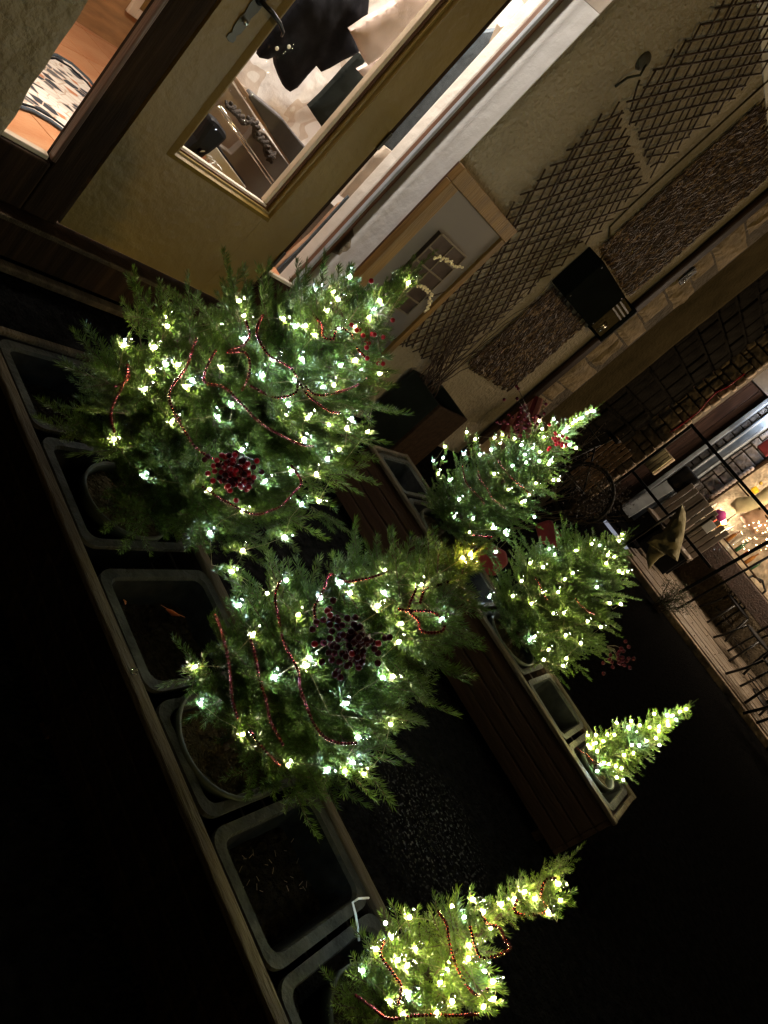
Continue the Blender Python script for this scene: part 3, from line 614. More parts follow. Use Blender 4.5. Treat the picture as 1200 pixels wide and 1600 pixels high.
# notice board standing against the wall
YB = 2.245
nb = thing('notice_board', 'framed taupe notice board with golden wooden rails leaning by the entrance', 'notice board', (3.2, YB, 0.3))
f_ = lambda a, b: fy(a, b, YB)
xl, xr, zt, zb = 2.903, 3.612, f_(727, 262).z, 0.32
w_ = 0.085
rel(nb, bx('top_rail', M['warm_wood'], None, xl, xr, YB, YB + 0.045, zt - w_, zt, bevel=0.004))
rel(nb, bx('side_rail', M['warm_wood'], None, xl, xl + w_, YB + 0.001, YB + 0.044, zb + w_ + .001, zt - w_ - .001, bevel=0.004))
rel(nb, bx('side_rail', M['warm_wood'], None, xr - 0.05, xr, YB + 0.001, YB + 0.044, zb + w_ + .001, zt - w_ - .001, bevel=0.004))
rel(nb, bx('bottom_rail', M['warm_wood'], None, xl, xr, YB, YB + 0.045, zb, zb + w_, bevel=0.004))
rel(nb, bx('panel', M['board_panel'], None, xl + w_ + .001, xr - 0.051, YB + 0.02, YB + 0.03, zb + w_ + .001, zt - w_ - .001))
rel(nb, bx('back_case', M['brown_wood'], None, xl + 0.004, xl + 0.03, YB + 0.046, YW - 0.006, zb, zt - 0.002, bevel=0.003))
rel(nb, bx('back_case', M['brown_wood'], None, xl + 0.031, xr, YB + 0.046, YW - 0.006, zt - 0.03, zt - 0.002, bevel=0.003))
for dx in (0.05, xr - xl - 0.1): rel(nb, bx('leg', M['brown_wood'], None, xl + dx, xl + dx + 0.05, YB + 0.005, YB + 0.04, 0.0, zb - 0.002, bevel=0.003))
# glazed picture fixed on it: four by two panes with a gold garland
YP = YB - 0.008
q4 = [fy(x, y_, YP) for x, y_ in [(700, 374), (732, 405), (653, 503), (615, 478)]]
px0, px1 = 3.12, 3.425; pz1, pz0 = fy(716, 390, YP).z, fy(634, 490, YP).z
gp = thing('glazed_picture', 'small glazed picture of dark panes with a gold garland on the notice board', 'picture', ((px0 + px1) / 2, YP, pz0))
rel(gp, bx('picture_back', nmat('picture_dark', (0.06, 0.04, 0.03), 0.3, var=0.4, scale=14), None, px0, px1, YP + .004, YB + 0.019, pz0, pz1))
M['pic_bar'] = nmat('pic_bar', (0.16, 0.12, 0.07), 0.5)
for i in range(3): xx = px0 + (px1 - px0) * i / 2; rel(gp, bx('glazing_bar', M['pic_bar'], None, xx - .005, xx + .005, YP - .002, YP + .003, pz0, pz1))
for i in range(6): zz = pz0 + (pz1 - pz0) * i / 5; rel(gp, bx('glazing_bar', M['pic_bar'], None, px0, px1, YP - .006, YP - .0025, zz - .005, zz + .005))
gm = nmat('gold_glow', (0.85, 0.62, 0.30), 0.35, var=0.5, scale=60, metal=0.3, bump=1, bscale=80, emit=(1.0, 0.72, 0.36), es=0.12)  # faint glow put into the gold, which is no lamp
for seq in ([(680, 401), (690, 404), (700, 408), (712, 414), (722, 421)], [(648, 442), (658, 448), (668, 455), (674, 464), (672, 476), (666, 488)]):
    P = [fy(x, y_, YP - 0.012) for x, y_ in seq]; mb = MB()
    for i in range(len(P) - 1):
        for t in np.linspace(0, 1, 9)[:-1]:
            c = P[i].lerp(P[i + 1], t) + Vector((R.uniform(-.012, .012), R.uniform(-.003, .003), R.uniform(-.012, .012)))
            mb.lathe([(0.001, -.007), (0.007, -.002), (0.006, .004), (0.001, .008)], 5, Matrix.Translation(c))
    rel(gp, mb.build('gold_garland', gm, None))

# dark planter box by the board with a twiggy climber on the trellis
dp = thing('dark_planter', 'empty looking dark green planter box at the foot of the trellis', 'planter', (4.0, 2.1, 0.0))
x0, x1, y0, y1, zt_ = 3.99, 4.42, 1.95, 2.28, 0.5
def hollow_box(par, name, mat, x0, x1, y0, y1, z0, z1, t=0.02, bevel=0.004):
    rel(par, bx(name, mat, None, x0, x1, y0, y0 + t, z0, z1, bevel=bevel)); rel(par, bx(name, mat, None, x0, x1, y1 - t, y1, z0, z1, bevel=bevel))
    rel(par, bx(name, mat, None, x0, x0 + t, y0 + t + .0005, y1 - t - .0005, z0, z1, bevel=bevel)); rel(par, bx(name, mat, None, x1 - t, x1, y0 + t + .0005, y1 - t - .0005, z0, z1, bevel=bevel))
rel(dp, bx('front_panel', M['dark_green_box'], None, x0, x0 + .025, y0 + .0255, y1 - .0255, 0.01, zt_, bevel=.005)); rel(dp, bx('back_panel', M['dark_green_box'], None, x1 - .025, x1, y0 + .0255, y1 - .0255, 0.01, zt_, bevel=.005))
rel(dp, bx('side_panel', M['plank_wood'], None, x0, x1, y0, y0 + .025, 0.01, zt_, bevel=.005)); rel(dp, bx('side_panel', M['dark_green_box'], None, x0, x1, y1 - .025, y1, 0.01, zt_, bevel=.005))
rel(dp, bx('soil', M['soil'], None, x0 + .0255, x1 - .0255, y0 + .0255, y1 - .0255, 0.02, 0.42))
cl = thing('climbing_plant', 'bare twiggy climbing plant growing from the dark planter up the trellis', 'plant', (4.15, 2.2, 0.42))
for k in range(26):
    p = Vector((4.15 + R.uniform(-.1, .12), 2.2 + R.uniform(-.05, .05), 0.42)); P = [p.copy()]; d = Vector((R.uniform(-.5, .3), 0.1, 1)).normalized()
    for i in range(R.randrange(7, 15)):
        d = (d + Vector((R.uniform(-.45, .4), R.uniform(-.1, .12), R.uniform(-.2, .3)))).normalized(); p = p + d * 0.085
        p.y = min(max(p.y, 2.16), 2.285) if p.z > .55 else min(p.y, 2.24); P.append(p.copy())
    rel(cl, MB().tube(P, 0.0045, 5, taper=0.3).build('twig', M['willow'], None, True))

# ------------------------------------------------------------------ planters with troughs
def planter(label, x0, x1, y0, y1, zt, zb, boards=4, wood='plank_wood'):
    P = thing('wooden_planter', label, 'planter', ((x0 + x1) / 2, (y0 + y1) / 2, 0), 'long wooden planters holding the potted trees')
    bh = (zt - 0.012 - zb) / boards
    for s_, xx in ((0, x0), (1, x1 - 0.022)):
        for i in range(boards): rel(P, bx('board', M[wood], None, xx + (0.0 if not s_ else 0), xx + 0.022, y0, y1, zb + i * bh + .003, zb + (i + 1) * bh - .003, bevel=.004))
    for yy in (y0 - 0.0235, y1 + 0.0015):
        for i in range(boards): rel(P, bx('end_board', M[wood], None, x0, x1, yy, yy + 0.022, zb + i * bh + .003, zb + (i + 1) * bh - .003, bevel=.004))
    rel(P, bx('rim_rail', M['rim_wood'], None, x0 - 0.012, x0 + 0.018, y0 - .03, y1 + .03, zt - .011, zt + .008, bevel=.004))
    rel(P, bx('rim_rail', M['rim_wood'], None, x1 - 0.022, x1 + 0.010, y0 - .03, y1 + .03, zt - .011, zt + .008, bevel=.004))
    for yy in (y0 - .027, y1 + .004): rel(P, bx('rim_rail', M['rim_wood'], None, x0 + 0.019, x1 - 0.023, yy, yy + .022, zt - .011, zt + .007, bevel=.004))
    for xx in (x0 + .03, x1 - .07):
        for yy in (y0 + .05, (y0 + y1) / 2, y1 - .09): rel(P, bx('foot', M['dark_wood'], None, xx, xx + .04, yy, yy + .04, 0, zb - .001))
    rel(P, bx('bottom_board', M['dark_wood'], None, x0 + .023, x1 - .023, y0 + .001, y1 - .001, zb + .004, zb + .016))
    return P
def rrect(x0, x1, y0, y1, r, n=5):
    P = []
    for cx, cy, a0 in ((x1 - r, y1 - r, 0), (x0 + r, y1 - r, 90), (x0 + r, y0 + r, 180), (x1 - r, y0 + r, 270)):
        for i in range(n + 1): a = math.radians(a0 + 90 * i / n); P.append((cx + r * math.cos(a), cy + r * math.sin(a)))
    return P
def trough(label, x0, x1, y0, y1, zt, depth, broken=False, soil=0.07):
    T = thing('plastic_trough', label, 'trough', ((x0 + x1) / 2, (y0 + y1) / 2, zt - depth), 'grey plastic troughs set in the planters')
    rings = [(0.0, -0.012), (0.0, 0.0), (0.022, 0.0), (0.026, -0.01), (0.045, -depth), (0.10, -depth)]
    V = []; N = None
    for ins, dz in rings:
        pr = rrect(x0 + ins, x1 - ins, y0 + ins, y1 - ins, max(0.035 - ins * .3, .01)); N = len(pr)
        for (x, y_) in pr:
            e = 0.005 * noise.noise(Vector((x * 9, y_ * 9, y0 * 7))); V.append((x, y_, zt + dz + (e if dz > -.02 else 0)))
    F = [(i * N + j, i * N + (j + 1) % N, (i + 1) * N + (j + 1) % N, (i + 1) * N + j) for i in range(len(rings) - 1) for j in range(N)] + [tuple(range((len(rings) - 1) * N, len(rings) * N))]
    if broken:
        F = [f for f in F if not all(V[i][1] < y0 + (y1 - y0) * .55 and V[i][2] > zt - .1 for i in f)]
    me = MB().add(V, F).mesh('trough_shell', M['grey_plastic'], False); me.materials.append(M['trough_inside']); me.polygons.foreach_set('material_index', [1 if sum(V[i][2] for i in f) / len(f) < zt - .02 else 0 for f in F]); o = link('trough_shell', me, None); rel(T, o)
    s_ = o.modifiers.new('t', 'SOLIDIFY'); s_.thickness = 0.002
    g = MB(); n = 9
    G = [(x0 + .03 + (x1 - x0 - .06) * i / n, y0 + .03 + (y1 - y0 - .06) * j / n, zt - soil + 0.012 * noise.noise(Vector((i * 1.7, j * 1.7, x0 + y0 * 9)))) for j in range(n + 1) for i in range(n + 1)]
    g.add(G, [(j * (n + 1) + i, j * (n + 1) + i + 1, (j + 1) * (n + 1) + i + 1, (j + 1) * (n + 1) + i) for j in range(n) for i in range(n)])
    rel(T, g.build('soil', M['soil'], None, True)); return T
planter('near wooden planter in front, holding the two large lit trees', 1.035, 1.425, -0.42, 1.545, 0.35, 0.05, wood='black_plank')
planter('middle wooden planter with brown plank side, behind the near planter', 2.965, 3.34, -0.38, 1.53, 0.35, 0.05)
h = 1.1
T1 = [(1.10, 1.385, 'empty grey trough left of the largest tree'), (0.775, 1.075, 'grey trough holding the pot of the largest tree'),
      (0.432, 0.717, 'grey trough with an orange dead leaf between the two large trees'), (0.178, 0.412, 'grey trough holding the pot of the second large tree'), (-0.088, 0.160, 'empty grey trough below the second large tree'),
      (-0.37, -0.10, 'broken grey trough holding the bright small tree')]
for i, (a, b, lab) in enumerate(T1): trough(lab, 1.062, 1.400, a * h, b * h, 0.353, 0.22, broken=(i == 5), soil=0.13 if i in (1, 3) else 0.10)
for a, b, lab in [(1.25, 1.51, 'empty grey trough at the wall end of the middle planter'), (0.915, 1.225, 'grey trough with a pot at the wall side of the middle planter'), (0.60, 0.895, 'grey trough in the middle of the middle planter'),
                  (0.255, 0.58, 'grey trough under the wide dim tree'), (-0.055, 0.225, 'empty grey trough between the wide tree and the tiny tree'), (-0.37, -0.075, 'grey trough under the tiny slim tree')]:
    trough(lab, 2.99, 3.316, a, b, 0.353, 0.22, soil=0.11)
def pot(label, c, r, z0, z1):
    P = thing('plant_pot', label, 'pot', (c[0], c[1], z0), 'round pots of the little trees')
    MB().lathe([(r * .72, 0), (r * .94, z1 - z0 - .03), (r * .99, z1 - z0 - .03), (r * .99, z1 - z0 - .004), (r * .97, z1 - z0), (r * .93, z1 - z0 - .004), (r * .91, z1 - z0 - .035)], 36, caps=1).build('pot_wall', M['pot_plastic'], P, True)
    MB().lathe([(r * .995, z1 - z0 - .008), (r * 1.0, z1 - z0 + .001), (r * .94, z1 - z0 + .001), (r * .93, z1 - z0 - .006)], 40, caps=0).build('pot_rim', M['pot_rim'], P, True)
    g = MB(); V = [(0, 0, z1 - z0 - .022)]; n = 22; kk = 5
    for j in range(1, kk + 1):
        for i in range(n): a = 2 * math.pi * i / n; rr_ = r * .92 * j / kk; V.append((rr_ * math.cos(a), rr_ * math.sin(a), z1 - z0 - .028 + .02 * noise.noise(Vector((rr_ * math.cos(a) * 40, rr_ * math.sin(a) * 40, c[1])))))
    F = [(0, 1 + i, 1 + (i + 1) % n) for i in range(n)] + [(1 + (j - 1) * n + i, 1 + j * n + i, 1 + j * n + (i + 1) % n, 1 + (j - 1) * n + (i + 1) % n) for j in range(1, kk) for i in range(n)]
    g.add(V, F).build('moss', M['moss'], P, True); return P
pot('round green pot under the largest tree', (1.245, 1.0), 0.125, 0.14, 0.36)
pot('round green pot under the second large tree', (1.215, 0.335), 0.138, 0.14, 0.36)
pot('small round pot at the wall side of the middle planter', (3.12, 1.03), 0.135, 0.14, 0.36)
pot('round pot under the wide dim tree', (3.13, 0.42), 0.14, 0.14, 0.36)
pot('small pot under the tiny slim tree', (3.14, -0.215), 0.10, 0.14, 0.36)
pot('small pot under the bright small tree', (1.23, -0.26), 0.10, 0.14, 0.36)

# ------------------------------------------------------------------ conifers
def shoot_mesh(name, L, seed, side=1.0, nl=0.017, per_m=1500, mat=None, lift=0.25, nw=0.00085):
    """a fishbone of twigs thick with needles; local +X is the branch axis"""
    r = np.random.RandomState(seed); segs = []
    def curve(p, d, l, up):
        P = [np.array(p, float)]; d = np.array(d, float); d /= np.linalg.norm(d); n = max(3, int(l / 0.02))
        for i in range(n):
            d = d + np.array([0, 0, up * 0.02 * 8 / n]) + r.normal(0, 0.03, 3); d /= np.linalg.norm(d); P.append(P[-1] + d * l / n)
        return np.array(P)
    main = curve((0, 0, 0), (1, 0, 0), L, lift * 4); segs.append((main, 1))
    n = max(3, int(L / 0.040))
    for i in range(1, n):
        t = i / n * (1 - min(.5, .055 / L))
        for sgn in (-1, 1):
            if r.rand() < 0.10: continue
            l = side * min(0.115, (0.46 * (1 - t) * L * r.uniform(.75, 1.15) + 0.028)) * (0.65 + 0.35 * min(1, t * 3))
            a = math.radians(r.uniform(40, 56)); idx = min(len(main) - 2, int(t * (len(main) - 1)))
            dm = main[idx + 1] - main[idx]; dm /= np.linalg.norm(dm)
            sd = np.array([0, sgn, r.uniform(-.55, .75)]); d = dm * math.cos(a) + sd * math.sin(a)
            s_ = curve(main[idx], d, l, 0.5); segs.append((s_, 0))
            if l > 0.075:
                for q in (-1, 1):
                    j = r.randint(1, max(2, len(s_) - 2)); d2 = (s_[j] - s_[j - 1]); d2 /= np.linalg.norm(d2); pn = np.cross(d2, [0, 0, 1.0])
                    segs.append((curve(s_[j], d2 * .75 + pn * .6 * q + np.array([0, 0, r.uniform(-.1, .3)]), l * .42, .4), 0))
    V = []; F = []
    for P, mainf in segs:
        D = np.diff(P, axis=0); ln = np.linalg.norm(D, axis=1); tot = ln.sum(); k = max(6, int(tot * per_m)); 
        cum = np.concatenate([[0], np.cumsum(ln)]); s = np.sort(r.uniform(0 if not mainf else tot * .1, tot, k)); ii = np.clip(np.searchsorted(cum, s) - 1, 0, len(D) - 1)
        u = (s - cum[ii]) / ln[ii]; base = P[ii] + D[ii] * u[:, None]; T_ = D[ii] / ln[ii][:, None]
        q = r.normal(0, 1, (k, 3)); q -= (q * T_).sum(1)[:, None] * T_; q /= np.linalg.norm(q, axis=1)[:, None]
        q[:, 2] = np.where(q[:, 2] < -0.3, q[:, 2] * .5, q[:, 2]) + 0.15
        ang = np.radians(r.uniform(38, 68, k)); end = np.clip(1 - (tot - s) / 0.02, 0, 1); ang *= (1 - .45 * end)
        d = T_ * np.cos(ang)[:, None] + q * np.sin(ang)[:, None]; d /= np.linalg.norm(d, axis=1)[:, None]
        nlk = nl * r.uniform(.75, 1.12, k) * (1 - .2 * end); w = np.cross(d, r.normal(0, 1, (k, 3))); w /= np.linalg.norm(w, axis=1)[:, None]
        tip = base + d * nlk[:, None] + np.array([0, 0, .0015]); mid = base + d * (nlk * .5)[:, None] + np.cross(w, d) * (nlk * .06)[:, None]
        o = len(V); vv = np.stack([base, mid + w * nw, tip, mid - w * nw], 1).reshape(-1, 3); V.extend(vv.tolist())
        idx = o + 4 * np.arange(k)
        F.extend(np.stack([idx, idx + 1, idx + 2, idx + 3], 1).tolist())
    me = bpy.data.meshes.new(name); me.from_pydata(V, [], F); me.materials.append(mat or M['needle']); me.materials.append(M['bark'])
    # twig wood
    w_ = MB()
    for P, mainf in segs: w_.tube([tuple(p) for p in P[:: max(1, len(P) // 4)]], 0.0024 if mainf else 0.0012, 3, cap=False, taper=.4)
    nv = len(V); F2 = [tuple(i + nv for i in f) for f in w_.f]
    me2 = bpy.data.meshes.new(name); me2.from_pydata(V + w_.v, [], F + F2); me2.materials.append(mat or M['needle']); me2.materials.append(M['bark'])
    mi = [0] * len(F) + [1] * len(F2); me2.polygons.foreach_set('material_index', mi); bpy.data.meshes.remove(me); me2.update()
    return me2
SH = {}
def get_shoot(L, kind):
    keys = [0.08, 0.13, 0.19, 0.27, 0.36]
    kL = min(keys, key=lambda q: abs(q - L)); v = R.randrange(2); k = (kL, v, kind)
    if k not in SH:
        small = kind == 'far'
        SH[k] = shoot_mesh('branch', kL, hash((int(kL * 100), v, len(kind))) % 9999, mat=M['needle_bright'] if kind == 'bright' else M['needle'], per_m=850 if small else (1350 if kind != 'bright' else 850),
                           nl=0.015 if small else 0.0185, nw=0.0014 if small else 0.0009)
    return SH[k], kL

def interp(prof, t):
    for (a, ra), (b, rb) in zip(prof, prof[1:]):
        if t <= b: return ra + (rb - ra) * (t - a) / (b - a)
    return prof[-1][1]
TREES = {}
def conifer(label, base, tip, prof, nbr, kind, seed, bend=(0, 0, 0)):
    rr_ = random.Random(seed); base = Vector(base); tip = Vector(tip); ax = tip - base; L = ax.length; axn = ax.normalized()
    T = thing('fir_tree', label, 'christmas tree', base, 'little christmas trees in the planters')
    u = axn.orthogonal().normalized(); w = axn.cross(u)
    P = [axn * L * t + Vector((rr_.uniform(-.006, .006), rr_.uniform(-.006, .006), 0)) * (1 if 0 < t < 1 else 0) for t in np.linspace(0, 0.97, 9)]
    P[0] = P[0] + Vector((0, 0, -0.03))
    MB().tube(P, 0.013 if L > .6 else 0.009, 8, taper=0.2).build('trunk', M['bark'], T, True)
    n = 0; t0_ = .15 if kind == 'big' else .06
    for i in range(nbr):
        t = t0_ + (.98 - t0_) * ((i + 0.5) / nbr) ** 1.15; rad = interp(prof, t); az = i * 2.39996 + rr_.uniform(-.35, .35)
        out = u * math.cos(az) + w * math.sin(az); Lb = max(0.032, rad * rr_.uniform(.8, 1.12))
        elev = (0.05 + 0.55 * t ** 1.2) + rr_.uniform(-.16, .2)
        if t > .93: elev = 1.1
        d = (out * math.cos(elev) + axn * math.sin(elev)).normalized()
        for q in range(1 if t > .5 else (2 if rr_.random() < .30 else 1)):
            me, kL = get_shoot(Lb, kind); o = link('branch', me, T)
            X_ = d if q == 0 else (d + axn * .5 + u * rr_.uniform(-.3, .3)).normalized()
            Zl = (axn - X_ * axn.dot(X_)).normalized(); Yl = Zl.cross(X_); roll = rr_.uniform(-.5, .5)
            Mx = Matrix((X_, Yl, Zl)).transposed() @ Matrix.Rotation(roll, 3, 'X')
            o.rotation_mode = 'QUATERNION'; o.rotation_quaternion = Mx.to_quaternion(); s = Lb / kL * (1 if q == 0 else .7); o.scale = (s,) * 3
            o.location = axn * (L * t); n += 1
    # leader
    me, kL = get_shoot(0.13, kind)
    for q, tt in enumerate((0.80, 0.88, 0.93)):
        o = link('branch', me, T); X_ = (axn + u * rr_.uniform(-.07, .07) + w * rr_.uniform(-.07, .07)).normalized(); Zl = (u - X_ * u.dot(X_)).normalized(); Yl = Zl.cross(X_)
        o.rotation_mode = 'QUATERNION'; o.rotation_quaternion = Matrix((X_, Yl, Zl)).transposed().to_quaternion(); sc_ = min(1.0, L * .17 / kL); o.scale = (sc_, sc_ * .45, sc_ * .45); o.location = axn * L * tt
    TREES[label] = (base, axn, L, prof); return T
def surf(tr, px, py, k=0.95):
    """where the sight line through a photo pixel meets the crown's outer surface (or its nearest approach)"""
    base, axn, L, prof = tr; o = Vector((0, 0, EYE)); d = Vector(ray(px, py).tolist()).normalized(); best = None; bd = 9
    s = 0.4; near = (base - o).length
    s = max(0.3, near - 1.0)
    while s < near + 1.0:
        p = o + d * s; q = p - base; t = q.dot(axn) / L; rad = (q - axn * (t * L)).length
        tt = min(max(t, 0.02), 1.0); e = rad - interp(prof, tt) * k + (max(0, t - 1) + max(0, -t)) * L
        if e <= 0: return p
        if e < bd: bd = e; best = p
        s += 0.005
    # pull outside points onto the crown edge
    q = best - base; t = min(max(q.dot(axn) / L, 0.03), 0.99); rv = q - axn * (q.dot(axn)); rl = rv.length
    lim = interp(prof, t) * 1.15 + .01
    return base + axn * (t * L) + rv * (min(rl, lim) / max(rl, 1e-6))

tA = 'largest lit christmas tree, beside the shop door step'
tB = 'second large christmas tree, with dark berries, right of the largest'
tC = 'bright green small christmas tree in the broken trough'
tD = 'christmas tree dense with lights, in front of the bare bush'
tE = 'wide christmas tree with a dim unlit flank and few lights'
tF = 'tiny slim cone shaped christmas tree at the end of the middle planter'
def tippt(px, py, x): return fx(px, py, x)
conifer(tA, (1.245, 1.0, 0.33), tippt(642, 428, 1.27), [(0, .22), (.08, .27), (.22, .365), (.42, .355), (.6, .28), (.72, .19), (.82, .10), (.9, .045), (1, .02)], 135, 'big', 3)
conifer(tB, (1.215, 0.335, 0.33), tippt(735, 870, 1.23), [(0, .21), (.12, .265), (.3, .28), (.5, .255), (.7, .185), (.85, .12), (.93, .05), (1, .02)], 115, 'big', 7)
conifer(tC, (1.23, -0.262, 0.33), tippt(880, 1352, 1.23), [(0, .10), (.15, .13), (.38, .135), (.5, .10), (.58, .035), (.8, .030), (1, .02)], 90, 'bright', 9)
conifer(tD, (3.12, 1.03, 0.33), tippt(925, 643, 3.2), [(0, .24), (.15, .30), (.35, .30), (.5, .24), (.65, .17), (.78, .09), (.9, .04), (1, .02)], 110, 'far', 12)
conifer(tE, (3.13, 0.42, 0.33), tippt(978, 838, 3.25), [(0, .24), (.15, .34), (.35, .36), (.55, .30), (.72, .20), (.84, .10), (.93, .04), (1, .02)], 120, 'far', 15)
conifer(tF, (3.14, -0.215, 0.33), tippt(1076, 1104, 3.2), [(0, .11), (.12, .145), (.35, .12), (.6, .08), (.8, .045), (1, .015)], 80, 'far', 19)

def sprig(key, segs, kind='big'):
    base, axn, L, prof = TREES[key]; T = next(o_ for o_ in bpy.data.objects if o_.get('label') == key); eye = Vector((0, 0, EYE))
    for (x0, y0, x1, y1) in segs:
        p0 = surf(TREES[key], x0, y0, .85); d0 = (p0 - eye).length; p1 = eye + Vector(ray(x1, y1).tolist()).normalized() * (d0 + R.uniform(-.03, .03)); v = p1 - p0; l = v.length * 1.25; p0 = p1 - v * 1.25
        me, kL = get_shoot(l * .8, kind); o = link('branch', me, T); X_ = v.normalized(); up_ = (eye - p0).normalized(); Zl = (up_ - X_ * up_.dot(X_)).normalized(); Yl = Zl.cross(X_)
        s = l / kL; o.rotation_mode = 'QUATERNION'; o.rotation_quaternion = (Matrix((X_, Yl, Zl)).transposed() @ Matrix.Rotation(R.uniform(-.8, .8), 3, 'X')).to_quaternion(); o.scale = (s, min(1.0, s) * R.uniform(.5, .75), min(1.0, s) * .75); o.location = p0 - base
sprig(tA, [(218, 520, 205, 420), (255, 520, 262, 470), (297, 515, 300, 430), (378, 520, 364, 422), (470, 490, 466, 428), (497, 500, 492, 440), (528, 475, 545, 418), (545, 572, 614, 582), (545, 680, 606, 692), (510, 740, 562, 770), (500, 800, 556, 836), (175, 600, 95, 570), (185, 645, 108, 640), (190, 700, 112, 712), (450, 610, 500, 590), (600, 480, 642, 430), (330, 700, 300, 760)])
sprig(tB, [(600, 920, 575, 850), (625, 930, 612, 828), (660, 930, 668, 870), (690, 935, 725, 905), (690, 975, 737, 990), (610, 1075, 656, 1082), (600, 1120, 658, 1130), (560, 1175, 620, 1195), (315, 1055, 252, 1072), (335, 1100, 290, 1128), (400, 930, 345, 900), (650, 1000, 700, 1010)])

# ------------------------------------------------------------------ fairy lights
bulb_me = {}
for nm, mt_ in (('warm', M['warm_led']), ('cool', M['cool_led']), ('gold', M['gold_led']), ('green', M['green_led'])):
    mb = MB().lathe([(0.0005, -0.0033), (0.0025, -0.002), (0.0032, 0.0), (0.0025, 0.002), (0.0005, 0.0033)], 7); bulb_me[nm] = mb.mesh('bulb_' + nm, mt_, True)
cap_me = MB().lathe([(0.0006, 0.0), (0.0048, 0.004), (0.0060, 0.009), (0.0050, 0.013), (0.0022, 0.017), (0.0006, 0.019)], 9).mesh('clear_cap', M['cap'], True)
def lights(label, key, px, caps=True, extra=5, scale=1.0, jit=0.0):
    tr = TREES[key]; base, axn, L, prof = tr
    S = thing('string_lights', label, 'fairy lights', base, 'strings of fairy lights wound round the trees')
    pts = [(surf(tr, x, y_, 0.93), 'cool' if (c == 'warm' and key in (tA, tB, tD) and (i_ * 7) % 10 < 3) else ('green' if c == 'warm' and key in (tC, tF) else c)) for i_, (x, y_, c) in enumerate(px)]
    u = axn.orthogonal().normalized(); w = axn.cross(u); back = []; scale_far = base.x > 2
    view = (Vector((0, 0, EYE)) - base).normalized()
    for i in range(extra * 3):
        if len(back) >= extra: break
        t = R.uniform(.05, .85); a = R.uniform(0, 6.28); out = u * math.cos(a) + w * math.sin(a)
        if out.dot(view) > 0.15: continue
        back.append((base + axn * (t * L) + out * interp(prof, t) * R.uniform(.55, .95), R.choice(['warm', 'warm', 'cool'])))
    allp = pts + back
    tobj = next(o_ for o_ in bpy.data.objects if o_.get('label') == key)
    for p, c in pts:
        t_ = (p - base).dot(axn); rv = (p - base) - axn * t_
        if rv.length < .02: rv = u.copy()
        X_ = (rv.normalized() + axn * R.uniform(.3, .9) + Vector((R.uniform(-.3, .3), R.uniform(-.3, .3), R.uniform(-.2, .3)))).normalized()
        me_, kL_ = get_shoot(0.08, 'far' if scale_far else 'big'); o = link('branch', me_, tobj); Zl = (axn - X_ * axn.dot(X_)).normalized(); Yl = Zl.cross(X_)
        o.rotation_mode = 'QUATERNION'; o.rotation_quaternion = Matrix((X_, Yl, Zl)).transposed().to_quaternion(); o.scale = (.8, .8, .8); o.location = p - base - X_ * .045 - Zl * .006
    for p, c in allp:
        o = link('bulb', bulb_me[c], None); o.location = p; o.scale = (scale,) * 3; rel(S, o)
        if caps and R.random() < .8:
            q = link('lamp_cap', cap_me, o); q.rotation_euler = (R.uniform(-.9, .9), R.uniform(-.9, .9), 0); q.scale = (1 / scale,) * 3; q.location = (R.uniform(-.002, .002), R.uniform(-.002, .002), 0.0042)
    # thin cable, greedy nearest-neighbour through the bulbs
    rem = [p for p, _ in allp]; cur = rem.pop(0); P = [cur]
    while rem:
        j = min(range(len(rem)), key=lambda i: (rem[i] - cur).length); nx_ = rem.pop(j); dd = (nx_ - cur).length
        if dd < .35:
            m_ = (cur + nx_) / 2 + Vector((R.uniform(-.02, .02), R.uniform(-.02, .02), -0.05 * dd / .2 * R.random()))
            P += [cur.lerp(m_, .5) + Vector((0, 0, .004)), m_, m_.lerp(nx_, .5)]
        P.append(nx_); cur = nx_
    o = MB().tube(P, 0.0006, 4, cap=False).build('cable', M['wire'], None, True); rel(S, o)
W, Cc, G_ = 'warm', 'cool', 'gold'
def P3(s, x0, y0, sc, c=W): return [(x0 + a / sc, y0 + b / sc, c) for a, b in s]
LA = [(428, 562, Cc), (410, 586, Cc), (340, 651, Cc), (225, 743, Cc), (455, 736, Cc), (471, 788, Cc), (414, 752, Cc), (462, 510, Cc)]
LA += [(x, y_, W) for x, y_ in [(373, 471), (381, 493), (381, 529), (242, 543), (262, 510), (259, 570), (238, 581), (278, 570), (300, 594), (290, 604), (226, 608), (346, 574), (362, 633), (268, 658), (179, 686), (450, 631), (446, 650), (482, 652), (378, 703), (475, 686), (327, 765), (379, 798), (328, 832), (445, 840), (379, 860), (362, 893), (194, 539), (443, 498), (472, 561),
      (511, 485), (528, 468), (521, 456), (540, 424), (594, 469), (638, 442), (584, 482), (577, 496), (555, 511), (530, 512), (492, 523), (477, 509), (554, 563), (564, 577), (593, 584), (522, 602), (504, 605), (481, 653), (515, 664), (549, 654), (542, 669), (574, 674), (530, 702), (476, 687), (494, 741), (498, 783), (444, 839)]]
LA += [(492, 454, Cc), (532, 571, Cc), (462, 595, Cc), (511, 717, Cc)]
lights('fairy lights wound round the largest tree by the door', tA, LA)
LB = [(447, 907, Cc), (429, 1059, Cc), (314, 1099, Cc), (550, 1191, Cc), (541, 1099, Cc), (601, 925, Cc)] + [(x, y_, W) for x, y_ in [(500, 934), (466, 961), (590, 947), (658, 914), (690, 968), (627, 975), (623, 1003), (598, 1059), (613, 1057), (479, 1040), (485, 1028), (305, 1042), (379, 1147), (451, 1194), (513, 1202), (539, 1205), (569, 1209), (559, 1152), (610, 1132), (395, 992), (374, 945), (363, 893), (601, 892), (650, 915), (533, 910), (547, 927)]]
LB += [(728, 878, G_), (724, 872, G_), (735, 866, G_)]
